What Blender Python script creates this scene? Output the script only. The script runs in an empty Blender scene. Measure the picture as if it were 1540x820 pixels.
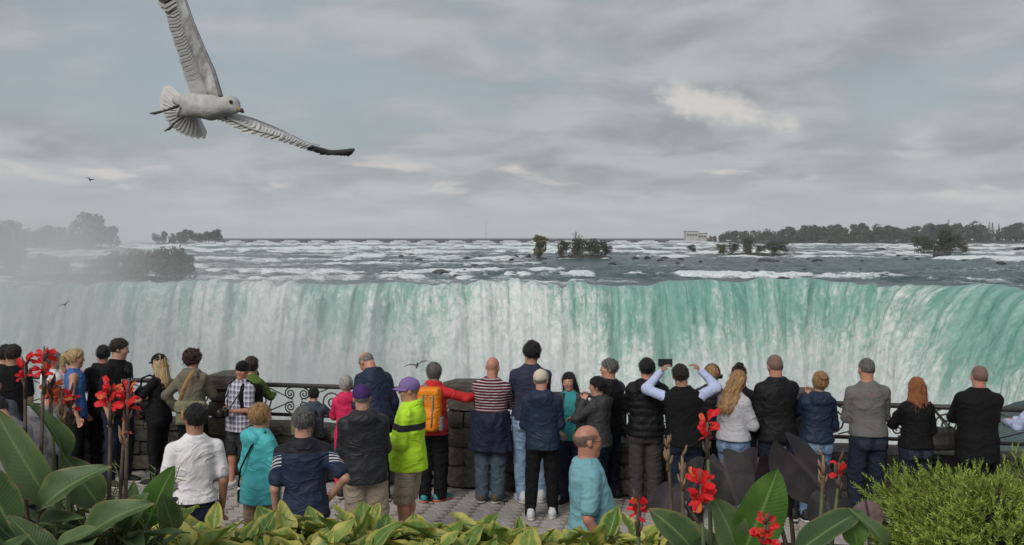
import bpy, bmesh, math, random
import numpy as np
from mathutils import Vector, Matrix, Euler
random.seed(7); NR = np.random.RandomState(11)
R = math.radians
SC = bpy.context.scene
COL = SC.collection
F, CX, HY, CH = 1500.0, 770.0, 364.0, 3.15      # focal length and horizon in photo pixels, eye height
# ---------------------------------------------------------------- camera
cam_d = bpy.data.cameras.new('camera'); CAM = bpy.data.objects.new('camera', cam_d); COL.objects.link(CAM)
CAM.location = (0, 0, CH); CAM.rotation_euler = (R(90), 0, 0)
cam_d.sensor_width = 36; cam_d.lens = 36*F/1540; cam_d.shift_y = -46/1540
cam_d.clip_start = .1; cam_d.clip_end = 20000
SC.camera = CAM
# ---------------------------------------------------------------- view, sky and sun
SC.view_settings.view_transform = 'Standard'; SC.view_settings.look = 'None'
SC.view_settings.exposure = 0.5; SC.view_settings.gamma = 1
SC.cycles.use_denoising = True
SC.cycles.volume_bounces = 1; SC.cycles.max_bounces = 6; SC.cycles.transparent_max_bounces = 16
SC.cycles.volume_step_rate = 4; SC.cycles.volume_max_steps = 96
SUN_EL, SUN_AZ = R(38), R(208)          # azimuth from +Y, clockwise
W_ = bpy.data.worlds.new('World'); SC.world = W_; W_.use_nodes = True

class NT:
    """small helper to write node trees"""
    def __init__(s, tree): s.t = tree; s.n = tree.nodes; s.l = tree.links
    def new(s, typ, **kw):
        n = s.n.new(typ)
        for k, v in kw.items():
            if k[0] == '_': n.inputs[k[1:].replace('_', ' ')].default_value = v
            else: setattr(n, k, v)
        return n
    def inp(s, sock, v):
        if isinstance(v, bpy.types.NodeSocket): s.l.new(v, sock)
        elif v is not None:
            if sock.type == 'RGBA' and hasattr(v, '__len__') and len(v) == 3: v = (*v, 1)
            sock.default_value = v
    def math(s, op, a, b=None, c=None, clamp=False):
        n = s.n.new('ShaderNodeMath'); n.operation = op; n.use_clamp = clamp
        for i, v in enumerate((a, b, c)):
            if v is not None: s.inp(n.inputs[i], v)
        return n.outputs[0]
    def vmath(s, op, a, b=None):
        n = s.n.new('ShaderNodeVectorMath'); n.operation = op
        s.inp(n.inputs[0], a)
        if b is not None: s.inp(n.inputs[1], b)
        return n.outputs['Value'] if op in ('LENGTH', 'DOT_PRODUCT') else n.outputs[0]
    def mix(s, f, a, b, blend='MIX'):
        n = s.n.new('ShaderNodeMix'); n.data_type = 'RGBA'; n.blend_type = blend
        s.inp(n.inputs[0], f); s.inp(n.inputs[6], a); s.inp(n.inputs[7], b); return n.outputs[2]
    def ramp(s, f, lo, hi, smooth=True):
        n = s.n.new('ShaderNodeMapRange'); n.interpolation_type = 'SMOOTHSTEP' if smooth else 'LINEAR'
        s.inp(n.inputs[0], f); n.inputs[1].default_value = lo; n.inputs[2].default_value = hi; return n.outputs[0]
    def noise(s, vec, scale=1, detail=3, rough=.5, dist=0, out='Fac'):
        n = s.n.new('ShaderNodeTexNoise'); n.inputs['Scale'].default_value = scale
        n.inputs['Detail'].default_value = detail; n.inputs['Roughness'].default_value = rough
        n.inputs['Distortion'].default_value = dist
        if vec is not None: s.l.new(vec, n.inputs['Vector'])
        return n.outputs[out]
    def mapping(s, vec, scale=(1, 1, 1), loc=(0, 0, 0), rot=(0, 0, 0)):
        n = s.n.new('ShaderNodeMapping'); n.inputs['Scale'].default_value = scale
        n.inputs['Location'].default_value = loc; n.inputs['Rotation'].default_value = rot
        s.l.new(vec, n.inputs['Vector']); return n.outputs[0]
    def sep(s, vec):
        n = s.n.new('ShaderNodeSeparateXYZ'); s.l.new(vec, n.inputs[0]); return n.outputs
    def comb(s, x, y, z):
        n = s.n.new('ShaderNodeCombineXYZ')
        for i, v in enumerate((x, y, z)): s.inp(n.inputs[i], v)
        return n.outputs[0]

def build_world():
    t = NT(W_.node_tree); t.n.clear()
    sky = t.new('ShaderNodeTexSky', sky_type='NISHITA', sun_disc=False, sun_elevation=SUN_EL, sun_rotation=SUN_AZ,
                air_density=1.2, dust_density=2.5)
    d = t.new('ShaderNodeTexCoord').outputs['Generated']
    x, y, z = t.sep(d)
    zz = t.math('ADD', t.math('MAXIMUM', t.math('ABSOLUTE', z), 0.0), .16)
    p = t.comb(t.math('DIVIDE', x, zz), t.math('DIVIDE', y, zz), 0)
    big = t.noise(t.mapping(p, (.75, .6, 1), (3.1, 1.7, 0)), 1, 4, .5, .3)
    det = t.noise(t.mapping(p, (2.3, 2.1, 1), (9.0, 4.0, 2)), 1, 6, .52, .3)
    both = t.math('ADD', t.math('MULTIPLY', big, .66), t.math('MULTIPLY', det, .34))
    cover = t.ramp(both, .34, .54)                               # 0 thin blue-grey, 1 thick cloud
    gry = t.mix(t.ramp(det, .32, .66), (2.1, 2.24, 2.44), (3.3, 3.42, 3.55))
    thin = t.mix(.82, sky.outputs[0], (2.35, 2.65, 2.88))
    c = t.mix(cover, thin, gry)
    # brighter edges where the layer breaks, a little warm
    edge = t.math('MULTIPLY', t.ramp(t.noise(t.mapping(p, (.8, .5, 1), (1.2, 8.6, 5)), 1, 5, .55, .6), .58, .72),
                  t.ramp(det, .45, .6))
    c = t.mix(t.math('MULTIPLY', edge, .6), c, (5.2, 4.9, 4.5))
    # the one real break in the layer, right of the falls' middle
    yy = t.math('MAXIMUM', y, .05); az = t.math('DIVIDE', x, yy); el = t.math('DIVIDE', z, yy)
    wob = t.noise(t.comb(t.math('MULTIPLY', az, 26), t.math('MULTIPLY', el, 40), 3), 1, 5, .6)
    e1 = t.math('POWER', t.math('DIVIDE', t.math('SUBTRACT', az, .205), .06), 2); e2 = t.math('POWER', t.math('DIVIDE', t.math('SUBTRACT', t.math('ADD', el, t.math('MULTIPLY', az, .22)), .182), .016), 2)
    brk = t.math('SUBTRACT', 1, t.ramp(t.math('ADD', t.math('SQRT', t.math('ADD', e1, e2)), t.math('MULTIPLY', t.math('SUBTRACT', wob, .5), 3.2)), .2, 1.5))
    c = t.mix(t.math('MULTIPLY', t.math('MULTIPLY', brk, t.math('GREATER_THAN', y, 0)), .6), c, (5.8, 5.45, 4.95))
    low = t.noise(t.comb(t.math('MULTIPLY', az, 11), t.math('MULTIPLY', el, 48), 7), 1, 4, .55, .3)
    lm = t.math('MULTIPLY', t.math('MULTIPLY', t.ramp(el, .03, .055), t.math('SUBTRACT', 1, t.ramp(el, .065, .1))), t.ramp(low, .54, .7))
    c = t.mix(t.math('MULTIPLY', t.math('MULTIPLY', lm, t.math('GREATER_THAN', y, 0)), .6), c, (5.7, 5.2, 4.75))
    # low veil along the horizon
    veil = t.math('SUBTRACT', 1, t.ramp(t.math('ABSOLUTE', z), 0, .09))
    c = t.mix(t.math('MULTIPLY', veil, .75), c, (3.85, 3.97, 4.08))
    bg = t.new('ShaderNodeBackground'); bg.inputs['Strength'].default_value = .1
    t.l.new(c, bg.inputs['Color'])
    o = t.new('ShaderNodeOutputWorld'); t.l.new(bg.outputs[0], o.inputs['Surface'])
build_world()
sl = bpy.data.lights.new('sun', 'SUN'); SUN = bpy.data.objects.new('sun', sl); COL.objects.link(SUN)
sl.energy = 1.5; sl.angle = R(30); sl.color = (1, .96, .9)
_sd = Vector((math.sin(SUN_AZ)*math.cos(SUN_EL), math.cos(SUN_AZ)*math.cos(SUN_EL), math.sin(SUN_EL)))
SUN.rotation_euler = (-_sd).to_track_quat('-Z', 'Y').to_euler(); SUN.location = (0, -20, 60)

# ---------------------------------------------------------------- helpers
def W(px, py, d):
    """the point at distance d whose place in the photo is known"""
    return Vector(((px-CX)/F*d, d, CH-(py-HY)/F*d))
def tag(o, label=None, cat=None, group=None, kind=None):
    if label: o['label'] = label
    if cat: o['category'] = cat
    if group: o['group'] = group
    if kind: o['kind'] = kind
    return o
def empty(name, loc=(0, 0, 0), rz=0, parent=None):
    o = bpy.data.objects.new(name, None); COL.objects.link(o)
    o.location = loc; o.rotation_euler = (0, 0, rz); o.empty_display_size = .2
    if parent: o.parent = parent
    return o
def mesh_np(name, V, Q, smooth=True, uv=None):
    """mesh from numpy arrays; Q is (n,4) or (n,3)"""
    me = bpy.data.meshes.new(name)
    V = np.asarray(V, np.float32); Q = np.asarray(Q, np.int32); k = Q.shape[1] if len(Q) else 4
    me.vertices.add(len(V)); me.vertices.foreach_set('co', V.ravel())
    me.loops.add(Q.size); me.loops.foreach_set('vertex_index', Q.ravel())
    me.polygons.add(len(Q)); me.polygons.foreach_set('loop_start', np.arange(0, Q.size, k, dtype=np.int32))
    if uv is not None:
        l = me.uv_layers.new(name='UVMap'); l.data.foreach_set('uv', np.asarray(uv, np.float32)[Q.ravel()].ravel())
    me.polygons.foreach_set('use_smooth', np.full(len(Q), smooth))
    me.update(calc_edges=True); me.validate()
    return me
def obj(name, me, m=None, parent=None, loc=None, rot=None, scale=None):
    o = bpy.data.objects.new(name, me); COL.objects.link(o)
    if m is not None:
        if me.materials and me.materials[0] is not m:
            o.material_slots[0].link = 'OBJECT'; o.material_slots[0].material = m
        elif not me.materials: me.materials.append(m)
    if parent: o.parent = parent
    if loc is not None: o.location = loc
    if rot is not None: o.rotation_euler = rot
    if scale is not None: o.scale = scale if hasattr(scale, '__len__') else (scale,)*3
    return o
class MB:
    """collects simple solids into ONE mesh"""
    def __init__(s): s.v = []; s.f = []
    def box(s, c, h, M=None):
        b = len(s.v)
        for dx in (-1, 1):
            for dy in (-1, 1):
                for dz in (-1, 1):
                    p = Vector((dx*h[0], dy*h[1], dz*h[2]))
                    if M is not None: p = M @ p
                    s.v.append(tuple(Vector(c)+p))
        for q in ((0, 1, 3, 2), (4, 6, 7, 5), (0, 4, 5, 1), (2, 3, 7, 6), (0, 2, 6, 4), (1, 5, 7, 3)):
            s.f.append([b+i for i in q])
        return s
    def tube(s, pts, rad, n=8, closed=False, flat=1.0, up=None):
        pts = [Vector(p) for p in pts]; m = len(pts)
        rr = rad if hasattr(rad, '__len__') else [rad]*m
        b = len(s.v); prev = Vector(up) if up is not None else None
        for i, p in enumerate(pts):
            t = (pts[(i+1) % m] if (closed or i < m-1) else p) - (pts[i-1] if (closed or i > 0) else p)
            if t.length < 1e-9: t = Vector((0, 0, 1))
            t.normalize()
            if prev is None: prev = Vector((0, 0, 1)) if abs(t.z) < .9 else Vector((1, 0, 0))
            a = (prev - t*prev.dot(t))
            if a.length < 1e-6: a = t.orthogonal()
            a.normalize(); c = t.cross(a); prev = a
            for k in range(n):
                w = 2*math.pi*k/n
                s.v.append(tuple(p + a*math.cos(w)*rr[i]*flat + c*math.sin(w)*rr[i]))
        for i in range(m if closed else m-1):
            j = (i+1) % m
            for k in range(n):
                k2 = (k+1) % n
                s.f.append([b+i*n+k, b+i*n+k2, b+j*n+k2, b+j*n+k])
        if not closed:
            s.f.append([b+k for k in range(n)][::-1]); s.f.append([b+(m-1)*n+k for k in range(n)])
        return s
    def add(s, V, Fc):
        b = len(s.v); s.v += [tuple(v) for v in V]; s.f += [[b+i for i in f] for f in Fc]; return s
    def mesh(s, name, smooth=True):
        me = bpy.data.meshes.new(name); me.from_pydata(s.v, [], s.f); me.update()
        if smooth: me.polygons.foreach_set('use_smooth', [True]*len(me.polygons))
        return me
    def build(s, name, m, parent=None, smooth=True, loc=None):
        return obj(name, s.mesh(name, smooth), m, parent, loc)

MATS = {}
def mat(name, c1, c2=None, rough=.7, scale=8, detail=4, bump=0, bscale=60, bdist=.004, spec=.35, stretch=(1, 1, 1), sheen=0, sub=0, metal=0, coat=0, trans=0):
    if name in MATS: return MATS[name]
    m = bpy.data.materials.new(name); m.use_nodes = True; t = NT(m.node_tree); b = t.n['Principled BSDF']
    c2 = c2 or tuple(v*.8 for v in c1)
    co = t.mapping(t.new('ShaderNodeTexCoord').outputs['Object'], stretch)
    n = t.noise(co, scale, detail, .6)
    t.l.new(t.mix(t.ramp(n, .3, .7), c1, c2), b.inputs['Base Color'])
    b.inputs['Roughness'].default_value = rough; b.inputs['Specular IOR Level'].default_value = spec
    b.inputs['Metallic'].default_value = metal
    if sheen: b.inputs['Sheen Weight'].default_value = sheen; b.inputs['Sheen Roughness'].default_value = .5
    if sub: b.inputs['Subsurface Weight'].default_value = sub; b.inputs['Subsurface Radius'].default_value = (.01, .004, .002); b.inputs['Subsurface Scale'].default_value = 1
    if coat: b.inputs['Coat Weight'].default_value = coat
    if bump:
        bn = t.new('ShaderNodeBump'); bn.inputs['Strength'].default_value = bump; bn.inputs['Distance'].default_value = bdist
        t.l.new(t.noise(co, bscale, 4, .6), bn.inputs['Height']); t.l.new(bn.outputs[0], b.inputs['Normal'])
    m.diffuse_color = (*c1, 1)
    MATS[name] = m; m['nt'] = 0
    return m

# ---- numpy value noise
_PERM = np.random.RandomState(5).rand(4096).astype(np.float32)
def _h(i, j, k): return _PERM[(i*73 + j*1181 + k*3301 + (i*j) % 61) % 4096]
def vn2(x, y, seed=0):
    xi = np.floor(x).astype(np.int64); yi = np.floor(y).astype(np.int64); fx = x-xi; fy = y-yi
    fx = fx*fx*(3-2*fx); fy = fy*fy*(3-2*fy)
    a = _h(xi, yi, seed)*(1-fx)+_h(xi+1, yi, seed)*fx; b = _h(xi, yi+1, seed)*(1-fx)+_h(xi+1, yi+1, seed)*fx
    return a*(1-fy)+b*fy
def fbm(x, y, oct=4, seed=0, gain=.5, lac=2.03):
    s = 0; a = 1; n = 0
    for o in range(oct):
        s = s+a*vn2(x+o*17.3, y+o*9.1, seed+o*7); n += a; a *= gain; x = x*lac; y = y*lac
    return s/n
def sstep(x, a, b):
    t = np.clip((x-a)/(b-a), 0, 1); return t*t*(3-2*t)
# ================================================================ river, falls, mist
CREST = np.array([(-330, 95), (-230, 150), (-170, 183), (-120, 202), (-70, 210), (-20, 212), (30, 213), (60, 211), (78, 201), (90, 180), (97, 155), (97, 130),
                  (88, 105), (70, 82), (50, 67), (34, 58.5), (25, 53), (20, 47), (20, 40), (24, 34)], float)
CC = np.array((0., 60.)); ZC = -5.75
def _crest_polar():
    rel = CREST-CC; th = np.degrees(np.arctan2(rel[:, 0], rel[:, 1])); r = np.hypot(rel[:, 0], rel[:, 1])
    g = np.arange(-84, 138.01, .05); rr = np.interp(g, th, r)
    k = np.ones(121)/121
    pad = np.pad(rr, 60, mode='edge'); rr = np.convolve(pad, k, 'valid')
    pad = np.pad(rr, 30, mode='edge'); rr = np.convolve(pad, np.ones(61)/61, 'valid')
    return g, rr
_TG, _TR = _crest_polar()
def crest_r(th):      # th in degrees
    base = np.interp(th, _TG, _TR)
    amp = np.clip((base-30)/60, 0.05, 1)
    return base + amp*(4.2*(fbm(th*.35, th*0+3, 4, 21)-.5)*2 + 1.6*(fbm(th*1.9, th*0+8, 3, 22)-.5)*2)
def river_z(t):
    return ZC + 7.8*(1-np.exp(-t/700.))
def thetas():
    a = np.concatenate([np.arange(-84, -46, .7), np.arange(-46, 46, .12), np.arange(46, 80, .4), np.arange(80, 138, .35)])
    return a
def water_mats():
    # upper river
    m = bpy.data.materials.new('river_water'); m.use_nodes = True; t = NT(m.node_tree); b = t.n['Principled BSDF']
    at = t.new('ShaderNodeAttribute', attribute_name='foam').outputs['Fac']
    co = t.new('ShaderNodeTexCoord').outputs['Object']
    f1 = t.noise(t.mapping(co, (.35, .3, .5)), 1, 6, .65, .4)
    f2 = t.noise(t.mapping(co, (1.3, 1.1, 1)), 1, 5, .65)
    f0 = t.noise(t.mapping(co, (.1, .045, .1)), 1, 5, .62, .6)
    fo = t.math('ADD', t.math('ADD', at, t.math('MULTIPLY', t.math('SUBTRACT', f0, .5), 1.3)), t.math('ADD', t.math('MULTIPLY', t.math('SUBTRACT', f1, .5), 1.5), t.math('MULTIPLY', t.math('SUBTRACT', f2, .5), 1.0)))
    foam = t.ramp(fo, .26, .92)
    dark = t.mix(t.noise(t.mapping(co, (.03, .06, 1)), 1, 3), (.035, .06, .058), (.05, .1, .088))
    t.l.new(t.mix(foam, dark, t.mix(t.ramp(f2, .35, .62), (.55, .64, .63), (.92, .95, .95))), b.inputs['Base Color'])
    t.l.new(t.math('ADD', t.math('MULTIPLY', foam, .5), .2), b.inputs['Roughness'])
    b.inputs['IOR'].default_value = 1.33; b.inputs['Specular IOR Level'].default_value = .22
    bp = t.new('ShaderNodeBump'); bp.inputs['Strength'].default_value = 1; bp.inputs['Distance'].default_value = .55
    t.l.new(t.math('ADD', f1, t.math('MULTIPLY', f2, .8)), bp.inputs['Height']); t.l.new(bp.outputs[0], b.inputs['Normal'])
    # falling water: UV = (metres along the crest, metres down the sheet)
    g = bpy.data.materials.new('falling_water'); g.use_nodes = True; t = NT(g.node_tree); b = t.n['Principled BSDF']
    at = t.new('ShaderNodeAttribute', attribute_name='foam').outputs['Fac']
    uv = t.new('ShaderNodeTexCoord').outputs['UV']
    s1 = t.noise(t.mapping(uv, (.42, .075, 1)), 1, 6, .65, .5)
    s2 = t.noise(t.mapping(uv, (1.5, .36, 1)), 1, 6, .7, .9)
    s3 = t.noise(t.mapping(uv, (.8, .6, 1), (4, 2, 0)), 1, 8, .72, .8)
    fo = t.math('ADD', at, t.math('ADD', t.math('MULTIPLY', t.math('SUBTRACT', s1, .5), 1.3), t.math('ADD', t.math('MULTIPLY', t.math('SUBTRACT', s2, .5), .9), t.math('MULTIPLY', t.math('SUBTRACT', s3, .5), 1.25))))
    foam = t.ramp(fo, -.14, .66)
    gr = t.mix(t.ramp(s1, .3, .7), (.16, .42, .34), (.36, .62, .53))
    fw = t.mix(t.ramp(s3, .36, .6), (.68, .80, .765), (.95, .965, .955)); t.l.new(t.mix(foam, gr, fw), b.inputs['Base Color'])
    t.l.new(t.math('ADD', t.math('MULTIPLY', foam, .45), .35), b.inputs['Roughness'])
    b.inputs['IOR'].default_value = 1.33
    bp = t.new('ShaderNodeBump'); bp.inputs['Strength'].default_value = 1; bp.inputs['Distance'].default_value = .75
    t.l.new(t.math('ADD', t.math('ADD', s1, t.math('MULTIPLY', s2, .5)), t.math('MULTIPLY', s3, 1.3)), bp.inputs['Height']); t.l.new(bp.outputs[0], b.inputs['Normal'])
    return m, g
M_RIV, M_FALL = water_mats()
def foam_bias(th):
    """how white the sheet is along the crest (a property of each stretch of rock below it)"""
    xs = [-84, -40, -33, -27, -22, -19.5, -17.5, -15.5, -13, -10, -8, -3, 2, 5, 8, 14, 20, 25, 27, 29, 33, 36, 40, 46, 60, 138]
    ys = [.8, .62, .55, .52, .62, .78, .72, .30, .36, .34, .5, .72, .74, .62, .27, .22, .25, .26, .62, .55, .15, .14, .2, .3, .4, .45]
    return np.interp(th, xs, ys)
def grid_quads(nr, nc):
    i = np.arange(nr-1)[:, None]*nc+np.arange(nc-1)[None, :]
    return np.stack([i, i+1, i+nc+1, i+nc], -1).reshape(-1, 4)
def attr(me, name, val):
    a = me.attributes.new(name, 'FLOAT', 'POINT'); a.data.foreach_set('value', np.asarray(val, np.float32).ravel())
def build_water():
    th = thetas(); n = len(th); ra = np.radians(th)
    r0 = crest_r(th)
    cx = CC[0]+r0*np.sin(ra); cy = CC[1]+r0*np.cos(ra)
    # arc length and downstream normal (smoothed)
    rs = np.interp(th, _TG, _TR); sx = CC[0]+rs*np.sin(ra); sy = CC[1]+rs*np.cos(ra)
    u = np.concatenate([[0], np.cumsum(np.hypot(np.diff(cx), np.diff(cy)))])
    tx = np.gradient(sx, th); ty = np.gradient(sy, th); L = np.hypot(tx, ty); nx, ny = ty/L, -tx/L     # inward
    s = np.sign(nx*(CC[0]-sx)+ny*(CC[1]-sy)); nx *= s; ny *= s
    lip = 1.5*(fbm(u*.04, u*0, 3, 31)-.5)*2 + .5*(fbm(u*.16, u*0, 3, 33)-.5)*2                    # the rock lip rises and dips
    lip = lip+(fbm(u*.33, u*0+2, 4, 35)-.38)*2.6*sstep(foam_bias(th), .34, .66)
    near = sstep(th, 70, 95)                                     # the near brink at Table Rock side
    # upstream surface
    t = np.concatenate([np.linspace(0, 3, 6)[:-1], np.geomspace(3, 5200, 255)])
    T = t[:, None]; 
    X = (cx+T*np.sin(ra)); Y = (cy+T*np.cos(ra))
    Z = river_z(T)+np.zeros_like(X)+lip*np.exp(-T/10)
    grow = np.clip(T/250, .35, 3.2)
    w1 = fbm(X/26, Y/13, 4, 41)-.5; w2 = np.where(T < 190, .62-np.abs(2*fbm(X/6, Y/8, 4, 42)-1)*1.6, 1.4*(.5-np.abs(2*fbm(X/16, Y/20, 4, 44)-1)*1.5)); w3 = fbm(X/110, Y/42, 4, 43)-.5
    calm = 1-.8*np.exp(-T/7)
    Z += calm*np.clip(T/30, .2, 1)*(w1*1.7*np.minimum(grow, 1.6)+w2*1.0+np.where(T > 150, w3*2.0, 0)) * (1-.45*near)
    # ledges: standing waves across the stream
    thg = th[None, :]+np.zeros_like(X)
    ledge = np.zeros_like(X)
    for (tt, wd, a, th0, th1) in ((34, 7, 1.1, -9, 33), (20, 6, 1.0, -38, -2), (62, 9, .8, -40, 6), (120, 16, .9, -45, 2), (210, 26, 1.0, -46, 40),
                                  (330, 40, 1.3, -46, 46), (520, 60, 1.5, -46, 46), (800, 90, 1.6, -46, 46), (1200, 120, 1.4, -46, 46)):
        tj = tt*(1+.45*(fbm(thg*.12, thg*0+tt, 3, int(tt))-.5))
        ledge += a*np.exp(-((T-tj)/wd)**2)*sstep(thg, th0-3, th0+3)*(1-sstep(thg, th1-3, th1+3))*(.1+1.7*sstep(fbm(thg*.55, T/30+tt, 4, int(tt)+1), .34, .68))
    Z += ledge*.42*calm
    smooth_patch = sstep(thg, -6, 4)*np.exp(-((np.log(T+1)-math.log(100))/.55)**2)     # dark smooth water below the islets
    foam = -.1+.6*(w1+w3)+.42*w2+.6*ledge*(.25+1.5*sstep(fbm(X/9, Y/16, 4, 91), .35, .65))+.5*sstep(fbm(X/60, Y/24, 4, 77), .5, .72)-.3*smooth_patch
    foam += .36*(1-sstep(thg, -16, 6))*np.exp(-T/260)
    foam += .08*sstep(T, 230, 380)
    foam = np.where(T < 14, foam*(T/14)+(foam_bias(th)[None, :]-.3)*(1-T/14), foam)
    foam -= .25*near
    V = np.stack([X, Y, Z], -1).reshape(-1, 3)
    me = mesh_np('river', V, grid_quads(len(t), n)[:, ::-1])
    attr(me, 'foam', foam)
    tag(obj('river', me, M_RIV), kind='structure')
    # falling sheet
    tau = np.concatenate([np.linspace(0, 1.0, 34), np.linspace(1.05, 3.3, 66)]); TA = tau[:, None]
    v = (7.6-5*near)*(1+.35*(fbm(u*.03, u*0+5, 3, 51)-.5)*2)+np.zeros_like(TA)
    uu = u[None, :]+np.zeros_like(TA); S = 4.9*TA**2+np.zeros_like(uu)
    e = v*TA
    rope = fbm(uu*.16, S*.012, 4, 52)-.5; rp2 = fbm(uu*.5, S*.04, 4, 53)-.5; bl = fbm(uu*.22, S*.16, 4, 54)-.5
    lump = np.clip(TA/(.8-.45*sstep(foam_bias(th), .4, .7)), 0, 1)*(rope*5.0+rp2*1.8)+np.clip((TA-.25)/1.0, 0, 1)*bl*3.6
    e2 = e+lump
    X = cx+nx*e2; Y = cy+ny*e2; Z = ZC+lip-4.9*TA**2+np.clip(TA/1.2, 0, 1)*bl*1.5
    # keep the very first row on the river's edge
    foam = foam_bias(th)[None, :]-.36+.95*rope*np.clip(TA/.5, .4, 1.2)+.55*rp2+.012*S+.55*sstep(S, 4, 26)+.45*bl*np.clip(TA, 0, 1)
    V = np.stack([X, Y, Z], -1).reshape(-1, 3)
    uvs = np.stack([uu, S+np.hypot(e, 0)*.3], -1).reshape(-1, 2)
    me = mesh_np('waterfall', V, grid_quads(len(tau), n), uv=uvs)
    attr(me, 'foam', foam)
    tag(obj('waterfall', me, M_FALL), 'green and white water pouring over the horseshoe brink of the falls', 'waterfall', kind='structure')
    # plunge pool far below
    a = np.linspace(0, 2*np.pi, 73)[:-1]
    pb = MB(); rings = (0, 40, 90, 150, 230, 340)
    vv = [(0, 110, -57.5)]
    for rr in rings[1:]: vv += [(rr*math.sin(k), 110+rr*math.cos(k), -57.5) for k in a]
    ff = [[0, 1+i, 1+(i+1) % 72] for i in range(72)]
    for j in range(len(rings)-2): ff += [[1+j*72+i, 1+j*72+(i+1) % 72, 1+(j+1)*72+(i+1) % 72, 1+(j+1)*72+i][::-1] for i in range(72)]
    pb.add(vv, ff)
    o = pb.build('plunge_pool', mat('pool_foam', (.75, .82, .8), (.3, .45, .42), .5, .05, 6, 1, .3, .6)); tag(o, kind='structure')
build_water()

def mist():
    """spray rising from the plunge pool: thick below, thinning upward, drifting to the left bank"""
    m = bpy.data.materials.new('spray'); m.use_nodes = True; t = NT(m.node_tree); t.n.clear()
    o = t.new('ShaderNodeOutputMaterial'); pv = t.new('ShaderNodeVolumePrincipled')
    pv.inputs['Color'].default_value = (.97, .985, .99, 1); pv.inputs['Anisotropy'].default_value = .1
    co = t.new('ShaderNodeTexCoord').outputs['Object']; x, y, z = t.sep(co)
    nz = t.noise(t.mapping(co, (.022, .022, .026)), 1, 3, .55, .3)
    left = t.math('SUBTRACT', 1, t.ramp(x, -118, 10))           # 1 at the far left
    top = t.math('ADD', t.math('MULTIPLY', left, 30), -11)      # height where the spray ends
    h = t.math('SUBTRACT', top, z)
    hh = t.ramp(h, -9, 22)
    d = t.math('MULTIPLY', t.math('MULTIPLY', hh, t.ramp(nz, .38, .72)), t.math('ADD', t.math('MULTIPLY', left, .014), .042))
    edge = t.math('MULTIPLY', t.math('MULTIPLY', t.ramp(y, 118, 150), t.math('SUBTRACT', 1, t.ramp(y, 205, 232))),
                  t.math('MULTIPLY', t.ramp(x, -215, -180), t.math('SUBTRACT', 1, t.ramp(x, 45, 85))))
    t.l.new(t.math('MULTIPLY', d, edge), pv.inputs['Density'])
    t.l.new(pv.outputs[0], o.inputs['Volume'])
    b = MB().box((-65, 175, -19), (150, 58, 38)).build('mist', m, smooth=False)
    tag(b, 'white spray drifting up from the foot of the falls', 'mist', kind='stuff')
mist()
# ================================================================ ground, wall, railing
def wall_y(x): return 12.63-.22*x
WD = Vector((1, -.22, 0)).normalized(); WN = Vector((.22, 1, 0)).normalized()     # along the wall, outward
WROT = math.atan2(WD.y, WD.x)
M_SOIL = mat('soil', (.045, .034, .024), (.02, .016, .012), .95, 14, 6, 1, 40, .03)
M_PAVE = mat('paver', (.41, .375, .35), (.32, .29, .27), .85, 5, 6, .6, 90, .004)
M_PAVE2 = mat('paver_warm', (.37, .33, .30), (.29, .25, .235), .85, 5, 6, .6, 90, .004)
M_JOINT = mat('paver_joint', (.25, .23, .21), (.18, .165, .15), .95, 20)
M_STONES = [mat('wall_stone_a', (.15, .135, .115), (.07, .065, .055), .9, 7, 7, 1, 28, .02),
            mat('wall_stone_b', (.115, .105, .09), (.05, .05, .04), .9, 9, 7, 1, 32, .02),
            mat('wall_stone_c', (.19, .165, .135), (.09, .08, .06), .9, 6, 7, 1, 25, .02)]
M_MORTAR = mat('mortar', (.07, .062, .054), (.035, .032, .028), .95, 15, 5, 1, 60, .01)
M_IRON = mat('black_iron', (.028, .027, .027), (.05, .042, .036), .5, 18, 5, .3, 120, .002, spec=.5)
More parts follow.
